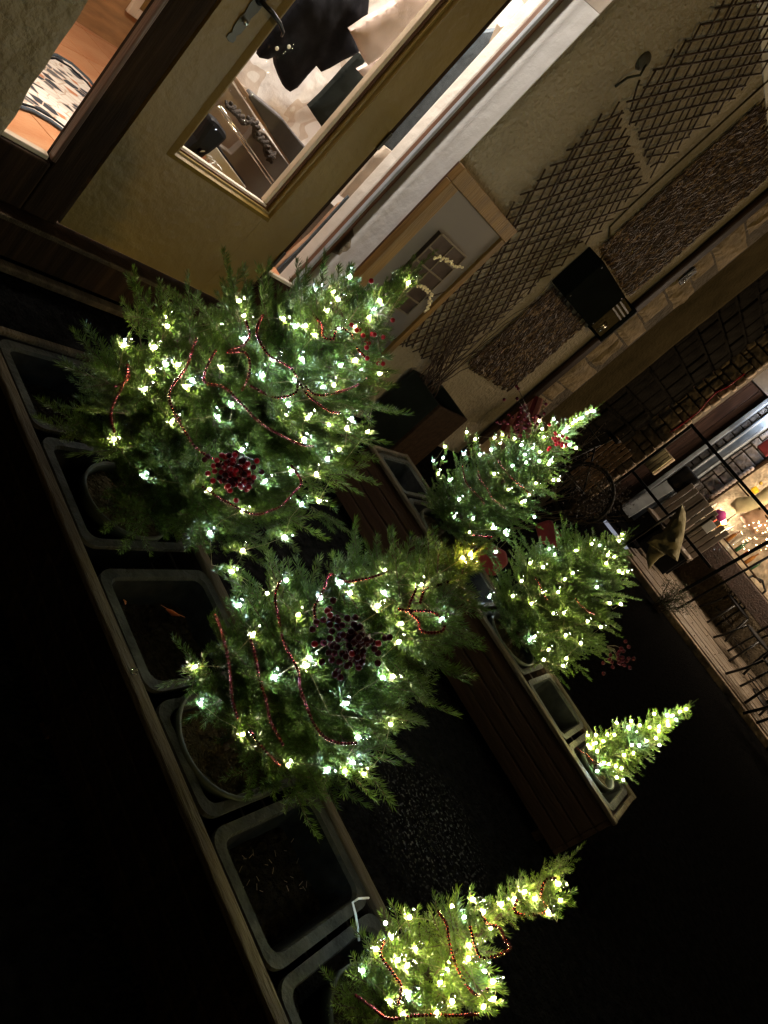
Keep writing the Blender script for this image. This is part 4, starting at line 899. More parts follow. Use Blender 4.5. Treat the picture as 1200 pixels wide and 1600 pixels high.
lights('fairy lights on the second large tree with dark berries', tB, LB, extra=5)
LC = P3([(493, 485), (535, 452), (583, 400), (620, 403), (697, 370), (752, 352), (780, 385), (800, 430), (815, 472), (828, 365), (860, 350), (890, 330), (918, 350), (973, 278), (980, 310), (988, 355), (957, 390), (598, 485), (628, 485), (550, 515), (575, 530), (683, 540), (740, 510), (777, 517), (665, 575), (697, 625), (780, 640), (805, 572), (835, 600), (808, 618), (530, 625), (565, 660), (655, 655), (527, 670), (575, 600), (742, 475)], 300, 1200, 1.714) + P3([(457, 543), (730, 400), (720, 605), (578, 612)], 300, 1200, 1.714, Cc)
lights('fairy lights wound round the bright small tree', tC, [l_ for i_, l_ in enumerate(LC) if i_ % 5 != 3], extra=4)
LD = P3([(155, 340), (170, 380), (190, 295), (220, 515), (268, 563), (345, 380), (250, 318), (258, 250), (285, 272), (345, 268), (335, 305), (370, 258), (408, 270), (402, 355), (488, 312), (515, 350), (520, 340), (475, 410), (455, 445), (430, 470), (440, 465), (390, 430), (485, 215), (530, 210), (495, 240), (500, 265), (560, 250), (575, 235), (590, 222), (600, 215), (620, 205), (635, 190), (645, 185), (655, 185), (560, 295), (600, 300), (580, 290), (545, 270), (530, 400), (545, 400), (470, 515), (340, 550), (550, 262), (568, 242), (610, 208)], 600, 550, 2)
LD += P3([(185, 330), (205, 400), (235, 460), (278, 520), (300, 320), (430, 290), (440, 320), (465, 300), (485, 340), (445, 345), (350, 550), (385, 570), (378, 562), (350, 625)], 600, 550, 2, Cc)
lights('dense fairy lights on the tree before the bare bush', tD, LD, caps=True, extra=4, scale=1.35)
LE = P3([(457, 660), (430, 715), (403, 762), (460, 785), (497, 672), (590, 690), (565, 710), (545, 750), (530, 817), (563, 815), (497, 750), (705, 785), (740, 787), (637, 842), (678, 860), (568, 885), (515, 930), (570, 957), (560, 980), (615, 910), (500, 962), (600, 620), (650, 600), (700, 635), (720, 640), (735, 590), (745, 570), (735, 685), (760, 685), (745, 690), (695, 660), (470, 890)], 600, 550, 2) + P3([(515, 615), (535, 632), (665, 735), (455, 900)], 600, 550, 2, Cc)
lights('sparse fairy lights on the wide dim tree', tE, LE, extra=6, scale=1.35)
LF = P3([(750, 855), (793, 852), (855, 850), (893, 850), (832, 885), (750, 905), (800, 940), (905, 787), (983, 778), (1028, 800), (1080, 810), (1130, 830), (1065, 885), (1115, 870), (945, 960), (995, 950), (930, 1030), (905, 1080), (900, 1020), (860, 1010), (1105, 740), (1180, 800), (835, 1000), (760, 920), (780, 900)], 700, 900, 3.43) + P3([(965, 812), (985, 905), (1025, 908), (800, 1045), (820, 1010), (1175, 745)], 700, 900, 3.43, Cc) + [(1072, 1108, W), (1062, 1112, W), (1050, 1118, W), (1043, 1128, W), (1030, 1135, W)]
lights('crowded fairy lights on the tiny slim tree', tF, LF, caps=False, extra=8, scale=1.35)

# ------------------------------------------------------------------ bead garlands
bead = MB().lathe([(0.0005, -1), (0.62, -.78), (0.98, -.2), (0.98, .2), (0.62, .78), (0.0005, 1)], 8)
def garland(label, key, px, r=0.0030, k=1.02, sag=True):
    tr = TREES[key]; P = [surf(tr, x, y_, k + R.uniform(-.09, .03)) for x, y_ in px]; Q = []
    for i in range(len(P) - 1):         # Catmull-Rom
        p0, p1, p2, p3 = P[max(i - 1, 0)], P[i], P[i + 1], P[min(i + 2, len(P) - 1)]
        for t in np.linspace(0, 1, 14)[:-1]: Q.append(0.5 * ((2 * p1) + (p2 - p0) * t + (2 * p0 - 5 * p1 + 4 * p2 - p3) * t * t + (3 * p1 - p0 - 3 * p2 + p3) * t ** 3))
    Q.append(P[-1]); Q = [q_ + Vector((noise.noise(q_ * 14), noise.noise(q_ * 14 + Vector((7, 3, 1))), noise.noise(q_ * 11 + Vector((1, 9, 4))))) * .011 for q_ in Q]; mb = MB(); acc = 0; c = Q[0]; st = 2.05 * r
    mb_v = bead.v
    def put(p):
        mb.add([Vector(v) * r + p for v in mb_v], bead.f)
    put(Q[0]); last = Q[0]
    for a, b in zip(Q, Q[1:]):
        seg = (b - a); l = seg.length; s = st - acc
        while s <= l: put(a + seg * (s / l)); s += st
        acc = (acc + l) % st
    c0 = P[0].copy(); o = MB(); o.v = [tuple(Vector(v) - c0) for v in mb.v]; o.f = mb.f
    ob = o.build('bead_garland', M['bead_red'], None, True, label=label, cat='garland', group='red bead garlands on the trees'); ob.location = c0; return ob
garland('long red bead swag down the left of the largest tree to its red berries', tA, [(312, 530), (295, 558), (276, 592), (269, 625), (283, 665), (308, 697), (335, 715), (355, 726)])
garland('red bead swag crossing the middle of the largest tree', tA, [(333, 545), (320, 570), (322, 598), (350, 607), (380, 636), (420, 668), (460, 688), (492, 696)])
garland('red bead swag hanging from the upper shoot of the largest tree', tA, [(412, 490), (402, 520), (420, 560), (458, 581), (478, 612), (508, 640), (532, 644)])
garland('short curled red bead strand near the top shoot of the largest tree', tA, [(385, 498), (390, 520), (380, 540), (352, 548), (385, 556), (390, 585), (375, 612)])
garland('red bead swag along the right flank of the largest tree', tA, [(392, 604), (428, 618), (462, 612), (467, 590), (492, 615), (530, 612), (576, 588)])
garland('red bead swag round the base of the largest tree', tA, [(320, 762), (352, 785), (390, 798), (432, 794), (462, 770), (472, 748), (460, 728)])
garland('short red bead strand below the tip of the largest tree', tA, [(486, 492), (500, 505), (506, 524), (524, 526), (532, 508), (552, 520), (558, 545), (570, 560)])
garland('dim red bead strand at the shaded left edge of the largest tree', tA, [(178, 605), (192, 588), (194, 565), (186, 610), (178, 650), (180, 680)])
garland('long red bead swag down the middle of the second tree', tB, [(436, 908), (431, 950), (445, 1008), (464, 1048), (470, 1080), (485, 1122), (506, 1150), (532, 1163), (560, 1160)])
garland('red bead loop over the top shoots of the second tree', tB, [(495, 975), (490, 945), (510, 905), (522, 893), (545, 905), (575, 905), (600, 893)])
garland('red bead strand on the right shoots of the second tree', tB, [(650, 915), (640, 948), (655, 965), (662, 985), (690, 990), (694, 975), (672, 955), (625, 950)])
garland('dim red bead strand at the left of the second tree', tB, [(335, 962), (347, 1000), (356, 1040), (362, 1085), (372, 1125)])
garland('dim red bead swag beside the first string of the second tree', tB, [(390, 1000), (402, 1040), (410, 1085), (420, 1130), (440, 1165)])
garland('short red bead strand at the foot of the second tree', tB, [(388, 1145), (400, 1165), (420, 1185), (438, 1196)])
garland('red bead strand curling over the tip of the second tree', tB, [(700, 908), (690, 912), (672, 915), (660, 922), (655, 940)])
garland('red bead swag at the left of the dense far tree', tD, [(722, 728), (727, 748), (742, 768), (756, 788)], r=.0036)
garland('red bead swag in the middle of the dense far tree', tD, [(745, 735), (755, 755), (772, 780), (790, 795)], r=.0036)
garland('red bead swag on the right of the dense far tree', tD, [(778, 718), (792, 742), (812, 760), (834, 775)], r=.0036)
garland('red bead loop joining the tip of the second tree', tD, [(740, 838), (752, 838), (770, 843), (742, 860), (738, 868)], r=.0036)
garland('short red bead strand on the wide dim tree', tE, [(838, 905), (845, 925), (855, 940)], r=.0036)
garland('faint red bead strand on the shaded flank of the wide tree', tE, [(900, 935), (915, 950), (930, 960)], r=.0036)
garland('thick red bead swag round the bright small tree', tC, zpts([(520, 460), (505, 500), (530, 545), (555, 580), (550, 620)], 300, 1200, 1.714), r=.0031)
garland('red bead swag across the front of the bright small tree', tC, zpts([(665, 385), (685, 430), (690, 480), (710, 560), (755, 605), (805, 595)], 300, 1200, 1.714), r=.0031)
garland('red bead strand curled round the tip of the bright small tree', tC, zpts([(865, 350), (860, 380), (900, 400), (950, 385), (930, 340), (940, 305), (970, 300)], 300, 1200, 1.714), r=.0031)
garland('red bead strand at the foot of the bright small tree', tC, zpts([(430, 605), (470, 640), (520, 670), (590, 650), (690, 665), (770, 660)], 300, 1200, 1.714), r=.0031)
garland('red bead strand on the shoulder of the bright small tree', tC, zpts([(770, 380), (790, 420), (820, 430), (830, 460), (850, 490), (775, 500), (745, 430)], 300, 1200, 1.714), r=.0031)
garland('fine red bead strand round the tiny slim tree', tF, [(902, 1170), (915, 1178), (930, 1190), (960, 1200)], r=.0031)

# ------------------------------------------------------------------ berry picks
berry = MB().lathe([(0.0005, -1), (0.6, -.8), (0.95, -.3), (1.0, .1), (0.7, .7), (0.15, 1.0)], 9)
def berries(label, key, c, spread, n, r, mats, k=1.05, seed=1):
    rr_ = random.Random(seed); tr = TREES[key]; p0 = surf(tr, *c, k); P = thing('berry_pick', label, 'berry pick', p0)
    mes = [MB().add([Vector(v) * r for v in berry.v], berry.f).mesh('berry', m_, True) for m_ in mats]; outv = (p0 - tr[0]); outv = (outv - tr[1] * outv.dot(tr[1])).normalized()
    root = outv * -0.06
    for i in range(n):
        q = Vector((rr_.gauss(0, spread), rr_.gauss(0, spread), rr_.gauss(0, spread * .8))); q -= outv * min(0, q.dot(outv)) * .8
        o = link('berry', mes[rr_.randrange(len(mes))], P); o.location = q; o.rotation_euler = (rr_.uniform(0, 3), rr_.uniform(0, 3), 0)
        if i % 3 == 0: MB().tube([root, root.lerp(q, .5) + Vector((0, 0, .01)), q], 0.0011, 4).build('stem', M['bark'], P, True)
berries('dense pick of bright red berries on the front of the largest tree', tA, (366, 735), 0.021, 110, 0.0058, [M['berry_red'], M['berry_dark'], M['berry_red']], 1.06, 4)
berries('dense pick of dark maroon berries on the second large tree', tB, (550, 1005), 0.030, 110, 0.0060, [M['berry_dark']] * 9 + [M['berry_red']], 1.08, 5)
berries('loose pick of red berries at the right edge of the largest tree', tA, (580, 520), 0.035, 16, 0.0055, [M['berry_red']], 1.1, 6)
berries('small bright red berry cluster near the tip of the dense far tree', tD, (872, 690), 0.03, 24, 0.0085, [M['berry_red']], 1.1, 7)
berries('tall dark berry twig behind the dense far tree', tD, (822, 660), 0.07, 50, 0.008, [M['berry_dark']], 1.2, 8)
berries('dark red berries at the lower edge of the wide dim tree', tE, (962, 1025), 0.045, 24, 0.008, [M['berry_dark']], 1.2, 9)

# ------------------------------------------------------------------ small things at the planters
def leafm(label, p, s, rot):
    V = []; F = []; out = [(0, 0), (.35, .28), (.25, .5), (.6, .55), (.35, .85), (0, 1.15), (-.35, .85), (-.6, .55), (-.25, .5), (-.35, .28)]
    n = len(out); V = [(0, .5, .08)] + [(x, y_, .12 * abs(x) + .05 * math.sin(5 * y_)) for x, y_ in out]; F = [(0, 1 + i, 1 + (i + 1) % n) for i in range(n)]
    o = MB().add([Vector(v) * s for v in V], F).build('dead_leaf', M['dead_leaf'], None, label=label, cat='leaf'); o.location = p; o.rotation_euler = rot
    sm = o.modifiers.new('t', 'SOLIDIFY'); sm.thickness = .0006
leafm('large orange brown dead leaf standing in a trough between the two large trees', fz(268, 962, .29), 0.055, (0.9, .3, 2.2))
leafm('small orange dead leaf in the trough below the second tree', fz(460, 1262, .27), 0.024, (.3, .2, 1))
leafm('tiny pale brown dead leaf in the trough by the orange leaf', fz(196, 945, .27), 0.016, (.2, .5, 0))
p = fz(210, 1049, .365)
mb = MB().tube([p + Vector((0.008 * math.cos(a), 0.008 * math.sin(a), .002 * math.sin(3 * a))) for a in np.linspace(0, 6.2, 14)], 0.002, 6); mb.tube([p + Vector((.008, 0, 0)), p + Vector((.008, 0, -.012))], .002, 6)
mb.build('ring_screw', M['chrome'], None, True, label='small steel ring screw on the wooden rim of the near planter', cat='screw')
P = [fz(x, y_, zz) for x, y_, zz in [(576, 1403, .362), (560, 1404, .372), (551, 1410, .372), (556, 1430, .365), (559, 1450, .36), (561, 1470, .35)]]
MB().tube(P, 0.0024, 6).build('wire_hook', M['white_plastic'], None, True, label='thin white wire hook over the inner rim of the near planter', cat='wire')
mb = MB()
for i in range(26):      # fallen needles and bits of straw in the empty trough
    p = fz(R.uniform(370, 480), R.uniform(1310, 1400), .262); a = R.uniform(0, 3)
    mb.tube([p, p + Vector((.012 * math.cos(a), .012 * math.sin(a), .004))], .0007, 4)
mb.build('straw', M['willow_pale'], None, kind='stuff', label='pale fallen straws on the soil of the empty trough', cat='straw')

# ------------------------------------------------------------------ beyond the planters
# dark stone wall between the shop corner and the lit courtyard, stone by stone where it can be told apart
dw = thing('stone_wall', 'nearly black stone wall between the shop corner and the lit courtyard', 'wall', (8.5, 2.7, 0))
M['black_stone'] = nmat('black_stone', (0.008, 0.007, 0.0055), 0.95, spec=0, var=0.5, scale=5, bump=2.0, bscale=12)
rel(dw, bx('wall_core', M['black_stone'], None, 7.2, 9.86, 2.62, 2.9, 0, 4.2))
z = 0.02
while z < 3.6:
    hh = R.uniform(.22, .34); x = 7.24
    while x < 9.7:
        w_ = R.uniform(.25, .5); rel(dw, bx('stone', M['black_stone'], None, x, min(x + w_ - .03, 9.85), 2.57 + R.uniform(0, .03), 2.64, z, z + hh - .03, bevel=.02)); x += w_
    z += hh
pr_ = thing('stone_pier', 'rough lit edge of rubble stones at the courtyard opening', 'stone pier', (9.95, 2.5, 0))
rel(pr_, bx('pier_core', M['mortar'], None, 9.93, 10.2, 2.30, 2.62, 0, 3.6))
z = 0.02
while z < 3.55:
    hh = R.uniform(.07, .19); yy = 2.27
    while yy < 2.62:
        w_ = R.choice([.09, .13, .2, .3]); rel(pr_, bx('stone', M['stone_lit'], None, 9.87 + R.uniform(0, .03), 9.96, yy + R.uniform(-.015, .015), yy + w_ - .015, z, z + hh - .015, bevel=.02)); yy += w_
    z += hh
# facade of the courtyard shop
cf = thing('courtyard_building', 'courtyard shop front with brown door, stone bands and amber lit window', 'building', (12.2, 0, 0))
def cb(name, mat, y0, y1, z0, z1, x0=12.0, x1=12.2, bevel=0.006): o = bx(name, mat, None, x0, x1, y0, y1, z0, z1, bevel=bevel); return rel(cf, o)
M['door_brown'] = nmat('door_brown', (0.10, 0.052, 0.036), 0.6, var=0.45, scale=4, bump=.3, stretch=(1, 9, .6))
cb('core_wall', M['mortar'], -5, 4.2, 0, 4.5, 12.05, 12.4, 0)
yy = 3.3
while yy > 2.36: cb('door_board', M['door_brown'], yy - .155, yy, .1, 2.72, 11.96, 12.045); yy -= .16
cb('door_lintel', M['beige'], 2.36, 3.3, 2.74, 3.4, 11.9, 12.045)
cb('door_post', M['pipe_grey'], 2.27, 2.33, .1, 4, 11.9, 12.045)
def stones(y0, y1, z0, z1, mat, n=1):
    z = z0
    while z < z1:
        hh = R.uniform(.12, .24); y = y0
        while y < y1 - .02:
            w_ = min(R.uniform(.14, .3), y1 - y); cb('stone', mat, y + .008, y + w_ - .008, z, z + hh - .016, 11.98 + R.uniform(0, .03), 12.045, .015); y += w_
        z += hh
stones(2.16, 2.27, .1, 3.6, M['stone_grey']); stones(1.63, 1.97, .1, 3.6, M['stone_grey'])
cb('grey_panel', M['pipe_grey'], 1.98, 2.15, .1, 3.6, 11.97, 12.045)
for yy in (2.125, 2.0):
    o = MB().tube([(11.93, yy, .1), (11.93, yy, 3.6)], .022, 10).build('down_pipe', M['pipe_grey'], None, True); rel(cf, o)
# window with curtain, amber lit recess
cb('window_frame', M['dark_wood'], 1.58, 1.62, .85, 2.6, 11.93, 12.045); cb('window_frame', M['dark_wood'], -1.0, 1.579, .85, .9, 11.93, 12.045)
cb('window_back', nmat('amber_wall', (0.55, 0.44, 0.30), 0.8, var=.5, scale=9, bump=1, bscale=30), -1.0, 1.575, .905, 2.6, 12.03, 12.049, 0)
for q in range(12):
    a = fx(1113 + q * 5.6, 776 - q * 3.9, 11.95); o = MB().lathe([(.002, -.045), (.03, -.03), (.038, 0), (.03, .03), (.002, .045)], 10, Matrix.Translation(a)).build('curtain_scallop', M['pink_cloth'], None, True); rel(cf, o)
# green-beige folded cloth over a rail in front of the window
poly_slab('hanging_cloth', [fx(a, b, 11.7) for a, b in [(1141, 788), (1152, 778), (1180, 775), (1205, 755), (1225, 745), (1215, 775), (1195, 790), (1165, 800), (1149, 803)]], (-1, 0, 0), .04, M['amber_cloth'], None, wrinkle=.02, cell=.05, wscale=7, bulge=.03, label='pale green cloth folded in the amber window of the courtyard shop', cat='cloth')
poly_slab('tan_awning', [fx(a, b, 11.75) for a, b in [(1155, 806), (1170, 800), (1215, 780), (1230, 800), (1210, 822), (1180, 835), (1165, 822)]], (-1, 0, 0), .04, M['leather'], None, wrinkle=.02, cell=.05, wscale=7, bulge=.03, label='tan cloth roll under the pale green cloth in the window', cat='cloth')
for (a, b, w_, mt_, lab) in [(1180, 766, .10, nmat('yellow_glow_box', (.75, .45, .02), .5, emit=(1, .55, .02), es=.5), 'yellow price box with an added glow above the pale green cloth'), (1189, 755, .05, nmat('gold_tag', (.6, .4, .05), .5), 'little gold tag beside the yellow price box'),  # yellow box brightened by a glow of its own, no lamp inside
                        (1198, 700, .20, M['red_cloth'], 'crimson cloth bundle hanging by the grey panel')]:
    c = fx(a, b, 11.7); bx('price_box' if w_ < .2 else 'cloth_bundle', mt_, None, c.x - .04, c.x + .04, c.y - w_ / 2, c.y + w_ / 2, c.z - w_ * .45, c.z + w_ * .45, bevel=.02, label=lab, cat='price box' if w_ < .2 else 'cloth')
c = fx(1125, 806, 11.4); MB().lathe([(.01, -.07), (.08, -.05), (.09, .03), (.02, .09)], 12, Matrix.Translation(c)).build('flower_pot', M['magenta'], None, True, label='small magenta pot before the amber window', cat='pot')
c = fx(1108, 823, 10.9); bx('white_sign', M['white_plastic'], None, c.x - .01, c.x + .01, c.y - .06, c.y + .06, c.z - .08, c.z + .08, bevel=.004, label='small blank pale card standing among the stacked chairs', cat='card')
# lamps of the courtyard: wall lamp, low window pendant, plus unseen pendants added for light
def lampthing(nm, label, cat, c, mt_, r, cap=M['metal_dark']):
    T = thing(nm, label, cat, c)
    rel(T, MB().lathe([(r * .2, -r), (r * .8, -r * .6), (r, 0), (r * .8, r * .6), (r * .2, r)], 12, Matrix.Translation(c)).build('lamp_globe', mt_, None, True))
    rel(T, MB().lathe([(r * .5, r * .9), (r * .5, r * 1.5), (.006, r * 1.6), (.006, r * 1.6 + .5)], 10, Matrix.Translation(c)).build('lamp_holder', cap, None, True)); return T
lampthing('wall_lamp', 'cool white globe lamp high on the grey panel', 'wall lamp', Vector((11.8, 2.02, 2.66)), emat('cool_globe', (.75, .85, 1), 160), .05)
lampthing('pendant_lamp', 'amber pendant lamp low in the window of the courtyard shop', 'pendant lamp', fx(1131, 816, 11.75), M['amber_lamp'], .035)
for i, (x, y, z_, lab) in enumerate([(10.4, .1, 2.9, 'added unseen amber pendant over the terrace table nearest the screen'), (11.3, .35, 2.35, 'added unseen amber pendant close to the courtyard window'), (10.6, -.9, 2.6, 'added unseen amber pendant over the middle terrace chairs'), (10.6, -2.4, 2.6, 'added unseen amber pendant over the far end of the terrace')]):
    lampthing('pendant_lamp', lab, 'pendant lamp', Vector((x, y, z_)), M['amber_lamp'], .06)  # these pendants are unseen, added only for light
T = thing('string_lights', 'tiny glittering fairy lights along the foot of the courtyard window', 'fairy lights', fx(1170, 835, 11.5))
gl = MB().lathe([(.0005, -.005), (.005, 0), (.0005, .005)], 5).mesh('bulb_far', emat('far_led', (1, .62, .3), 60))
for i in range(46):
    c = fx(1158 + R.uniform(0, 46), 812 + R.uniform(0, 48) + 0, 11.4 + R.uniform(-.2, .2)); o = link('bulb', gl, None); o.location = c; o.scale = (R.uniform(.7, 1.4),) * 3; rel(T, o)
mb = MB()
c0 = fx(1158, 850, 11.4)
for i in range(5): a = fx(1158, 818 + i * 9, 11.4); b = fx(1210, 812 + i * 12, 11.4); mb.tube([a, (a + b) / 2 + Vector((0, 0, -.05)), b], .003, 4)
rel(T, mb.build('cable', M['wire'], None))
bx('flower_trough', nmat('rust_box', (.035, .018, .012), .6, var=.4, scale=20, bump=1), None, 11.55, 11.8, -.6, 1.0, .62, .9, bevel=.01, label='rusty red trough box below the courtyard window', cat='trough')
# glass wind screen with black frame
XS = 9.6
ws = thing('wind_screen', 'black framed glass wind screen on the terrace edge', 'wind screen', (XS, 1.4, 0.1))
def bar(par, name, mat, pts, r, n=8): return rel(par, MB().tube(pts, r, n).build(name, mat, None, True))
a, b, c, d = fx(1081, 665, XS), fx(1206, 822, XS), fx(983, 737, XS), fx(1122, 884, XS)
a.y = c.y = 2.17; c.z = d.z = .74; b.z = a.z
def sqbar(par, name, mat, p, q, w): 
    dv_ = (q - p); L_ = dv_.length; Mx = Matrix.Translation((p + q) / 2) @ dv_.to_track_quat('Z', 'Y').to_matrix().to_4x4(); c_ = (p + q) / 2
    o = MB().box(-w / 2, w / 2, -w / 2, w / 2, -L_ / 2, L_ / 2).build(name, mat, None, bevel=w * .1); o.rotation_mode = 'QUATERNION'; o.rotation_quaternion = dv_.to_track_quat('Z', 'Y'); o.location = c_; return rel(par, o)
sqbar(ws, 'top_rail', M['near_black'], Vector((XS, 2.185, a.z)), Vector((XS, .55, a.z)), .04)
sqbar(ws, 'bottom_rail', M['near_black'], Vector((XS, 2.145, c.z)), Vector((XS, .62, c.z)), .036)
sqbar(ws, 'post', M['near_black'], Vector((XS + .001, 2.165, .1)), Vector((XS + .001, 2.165, a.z - .021)), .036)
sqbar(ws, 'post', M['near_black'], fx(1062, 926, XS), fx(1215, 838, XS), .042)
rel(ws, bx('screen_pane', M['screen_glass'], None, XS + .003, XS + .009, .62, 2.145, c.z + .02, a.z - .022))
bar(thing('railing_post', 'thin black post standing beside the wind screen', 'post', fx(1064, 946, 9.65)), 'post', M['near_black'], [fx(1052, 955, 9.65), fx(1215, 862, 9.65)], .016)
# closed parasol
ps = thing('parasol', 'closed olive parasol with pale folds in front of the wind screen', 'parasol', fx(1035, 890, 8.9))
rel(ps, poly_slab('canopy', [fx(a, b, 8.9) for a, b in [(1066, 788), (1071, 800), (1072, 812), (1069, 836), (1059, 877), (1050, 871), (1043, 866), (1026, 856), (1012, 848), (1022, 838), (1036, 832), (1044, 820), (1053, 806)]], (-1, 0, 0), .06, M['parasol_fabric'], None, wrinkle=.05, cell=.025, wscale=11, bulge=.08))
rel(ps, poly_slab('lower_flap', [fx(a, b, 8.95) for a, b in [(1016, 850), (1040, 866), (1030, 872), (1022, 880), (1014, 890), (1010, 868)]], (-1, 0, 0), .03, M['parasol_fabric'], None, wrinkle=.02, cell=.025, wscale=11, bulge=.03))
bar(ps, 'pole', M['metal_dark'], [fx(1068, 790, 9.0), fx(968, 857, 9.0)], .018)
# cafe chairs and a table
def cafe_chair(label, loc, rz):
    T = thing('cafe_chair', label, 'chair', loc, 'black metal chairs on the terrace'); T.rotation_euler = (0, 0, rz)
    MB().lathe([(.2, .44), (.21, .45), (.205, .465), (.0, .468)][:3], 20).build('seat', M['near_black'], T, True)
    for i, (sx, sy) in enumerate(((1, 1), (1, -1), (-1, 1), (-1, -1))):
        MB().tube([(sx * .15, sy * .15, .44), (sx * .17, sy * .17, .22), (sx * .22, sy * .21, 0)], .017, 7).build('leg', M['metal_dark'], T, True)
    MB().tube([(.15, -.17, .45), (.2, -.19, .7), (.22, -.16, .86), (.23, 0, .92), (.22, .16, .86), (.2, .19, .7), (.15, .17, .45)], .018, 7).build('back_hoop', M['metal_dark'], T, True)
    MB().tube([(.17, -.08, .46), (.215, -.07, .7), (.225, 0, .8), (.215, .07, .7), (.17, .08, .46)], .014, 7).build('inner_hoop', M['metal_dark'], T, True)
    MB().tube([(.17 * math.cos(a), .17 * math.sin(a), .2) for a in np.linspace(0, 6.283, 20)], .007, 6).build('leg_ring', M['metal_dark'], T, True)
    return T
def g2(px, py): p = fz(px, py, .104); return p
cafe_chair('black metal chair at the terrace edge, lowest at the right of the photo', fz(1160, 1085, .104), 2.6)
cafe_chair('black metal chair next to the black posts of the screen', fz(1112, 975, .104), .6)
cafe_chair('black metal chair half hidden behind the nearer two chairs', fz(1165, 985, .104), -1.0)
cafe_chair('black metal chair by the round table', fz(1190, 1040, .104), 1.6)
tp = fz(1150, 935, .104); T = thing('cafe_table', 'dark square cafe table reflecting the lamps on the terrace', 'table', tp, None)
MB().box(-.34, .34, -.34, .34, .72, .745).build('tabletop', M['metal_dark'], T, bevel=.006); MB().tube([(0, 0, .03), (0, 0, .72)], .03, 10).build('table_leg', M['metal_dark'], T, True); MB().lathe([(.24, 0), (.23, .02), (.04, .035)], 20).build('table_base', M['metal_dark'], T, True)
# stacked dark chairs / benches behind the screen
for i, (a, b, lab) in enumerate([(1078, 780, 'dark bench back leaning behind the left part of the screen'), (1095, 800, 'dark bench back behind the middle of the screen'), (1112, 830, 'dark bench back behind the lower right of the screen')]):
    c = fx(a, b, 11.1); T = thing('bench', lab, 'bench', (c.x, c.y, .1), 'dark benches behind the wind screen')
    for q in range(4): rel(T, bx('slat', M['taupe'], None, c.x - .02, c.x + .02, c.y - .17 + q * .09, c.y - .095 + q * .09, .12 + .3, c.z + .16, bevel=.006))
    rel(T, bx('seat', M['taupe'], None, c.x - .45, c.x - .021, c.y - .18, c.y + .18, .48, .52, bevel=.008))
    for dx in (-.42, -.07): rel(T, bx('leg', M['near_black'], None, c.x + dx, c.x + dx + .04, c.y - .15, c.y + .15, .1, .479, bevel=.004))
for px_, py_, rz_, lab in [(1100, 925, 2.0, 'black metal chair under the lower rail of the screen'), (1180, 925, .3, 'black metal chair behind the cafe table'), (1138, 1025, -.6, 'black metal chair between the edge and the table'), (1190, 1150, 1.1, 'black metal chair cut by the right border of the photo')]: cafe_chair(lab, fz(px_, py_, .104), rz_)
c = fx(1068, 752, 11.2); bx('dark_cushion', M['near_black'], None, c.x - .08, c.x + .08, c.y - .16, c.y + .16, c.z - .18, c.z + .18, bevel=.04, label='dark rounded cushion propped behind the screen', cat='cushion')
c = fx(1022, 712, 11.4); T = thing('crate', 'pale ribbed crate seen through the corner of the wind screen', 'crate', c)
for q in range(6): rel(T, bx('slat', M['amber_cloth'], None, c.x - .02, c.x + .02, c.y - .2 + q * .065, c.y - .15 + q * .065, c.z - .18, c.z + .18, bevel=.004))
rel(T, bx('crate_back', M['stone_lit'], None, c.x + .021, c.x + .15, c.y - .22, c.y + .2, c.z - .19, c.z + .19, bevel=.01))
# slatted shutter glowing behind a bare bush
c = fx(932, 715, 9.3); T = thing('slatted_shutter', 'pinkish slatted wooden shutter seen through the bare bush', 'shutter', c)
for q in range(8): rel(T, bx('slat', M['pallet'], None, c.x, c.x + .02, c.y - .26 + q * .068, c.y - .21 + q * .068, c.z - .38, c.z + .36, bevel=.004))
for zz in (-.28, .0, .26): rel(T, bx('cross_rail', M['dark_wood'], None, c.x + .021, c.x + .05, c.y - .28, c.y + .30, c.z + zz, c.z + zz + .05))
for sy in (-.25, .25): rel(T, bx('leg', M['dark_wood'], None, c.x + .021, c.x + .06, c.y + sy, c.y + sy + .04, 0, c.z - .29))
def bush(label, c, h_, rad, n, leafn, mt_, seed):
    rr_ = random.Random(seed); T = thing('bare_bush', label, 'bush', (c[0], c[1], c[2])); lv = MB()
    for k in range(n):
        p = Vector((rr_.uniform(-.06, .06), rr_.uniform(-.06, .06), 0)); d = Vector((rr_.uniform(-.5, .5), rr_.uniform(-.5, .5), 1)).normalized(); P = [p.copy()]
        for i in range(9):
            d = (d + Vector((rr_.uniform(-.3, .3), rr_.uniform(-.3, .3), rr_.uniform(-.1, .15)))).normalized(); p = p + d * h_ / 9 * rr_.uniform(.8, 1.2)
            if Vector((p.x, p.y, 0)).length > rad: p.x *= .93; p.y *= .93
            P.append(p.copy())
            for q in range(leafn):
                if i < 2: continue
                o_ = p + Vector((rr_.gauss(0, .03), rr_.gauss(0, .03), rr_.gauss(0, .03))); a_ = Vector((rr_.gauss(0, 1), rr_.gauss(0, 1), rr_.gauss(0, 1))).normalized(); b_ = a_.orthogonal().normalized(); s_ = rr_.uniform(.012, .024)
                lv.add([o_, o_ + a_ * s_ * .5 + b_ * s_ * .3, o_ + a_ * s_, o_ + a_ * s_ * .5 - b_ * s_ * .3], [(0, 1, 2, 3)])
        MB().tube(P, .005, 5, taper=.3).build('twig', M['bark'], T)
    lv.build('leaves', mt_, T, kind='stuff'); return T
M['dull_leaf'] = nmat('dull_leaf', (0.035, 0.022, 0.012), 0.7, var=.5, scale=20)
M['green_leaf'] = nmat('green_leaf', (0.06, 0.08, 0.03), 0.5, var=.5, scale=20)
c = fz(800, 885, 0.0); bush('bare dark bush between the dense far tree and the lit courtyard', (5.3, 1.5, 0.0), 1.15, .36, 36, 3, M['dull_leaf'], 3)
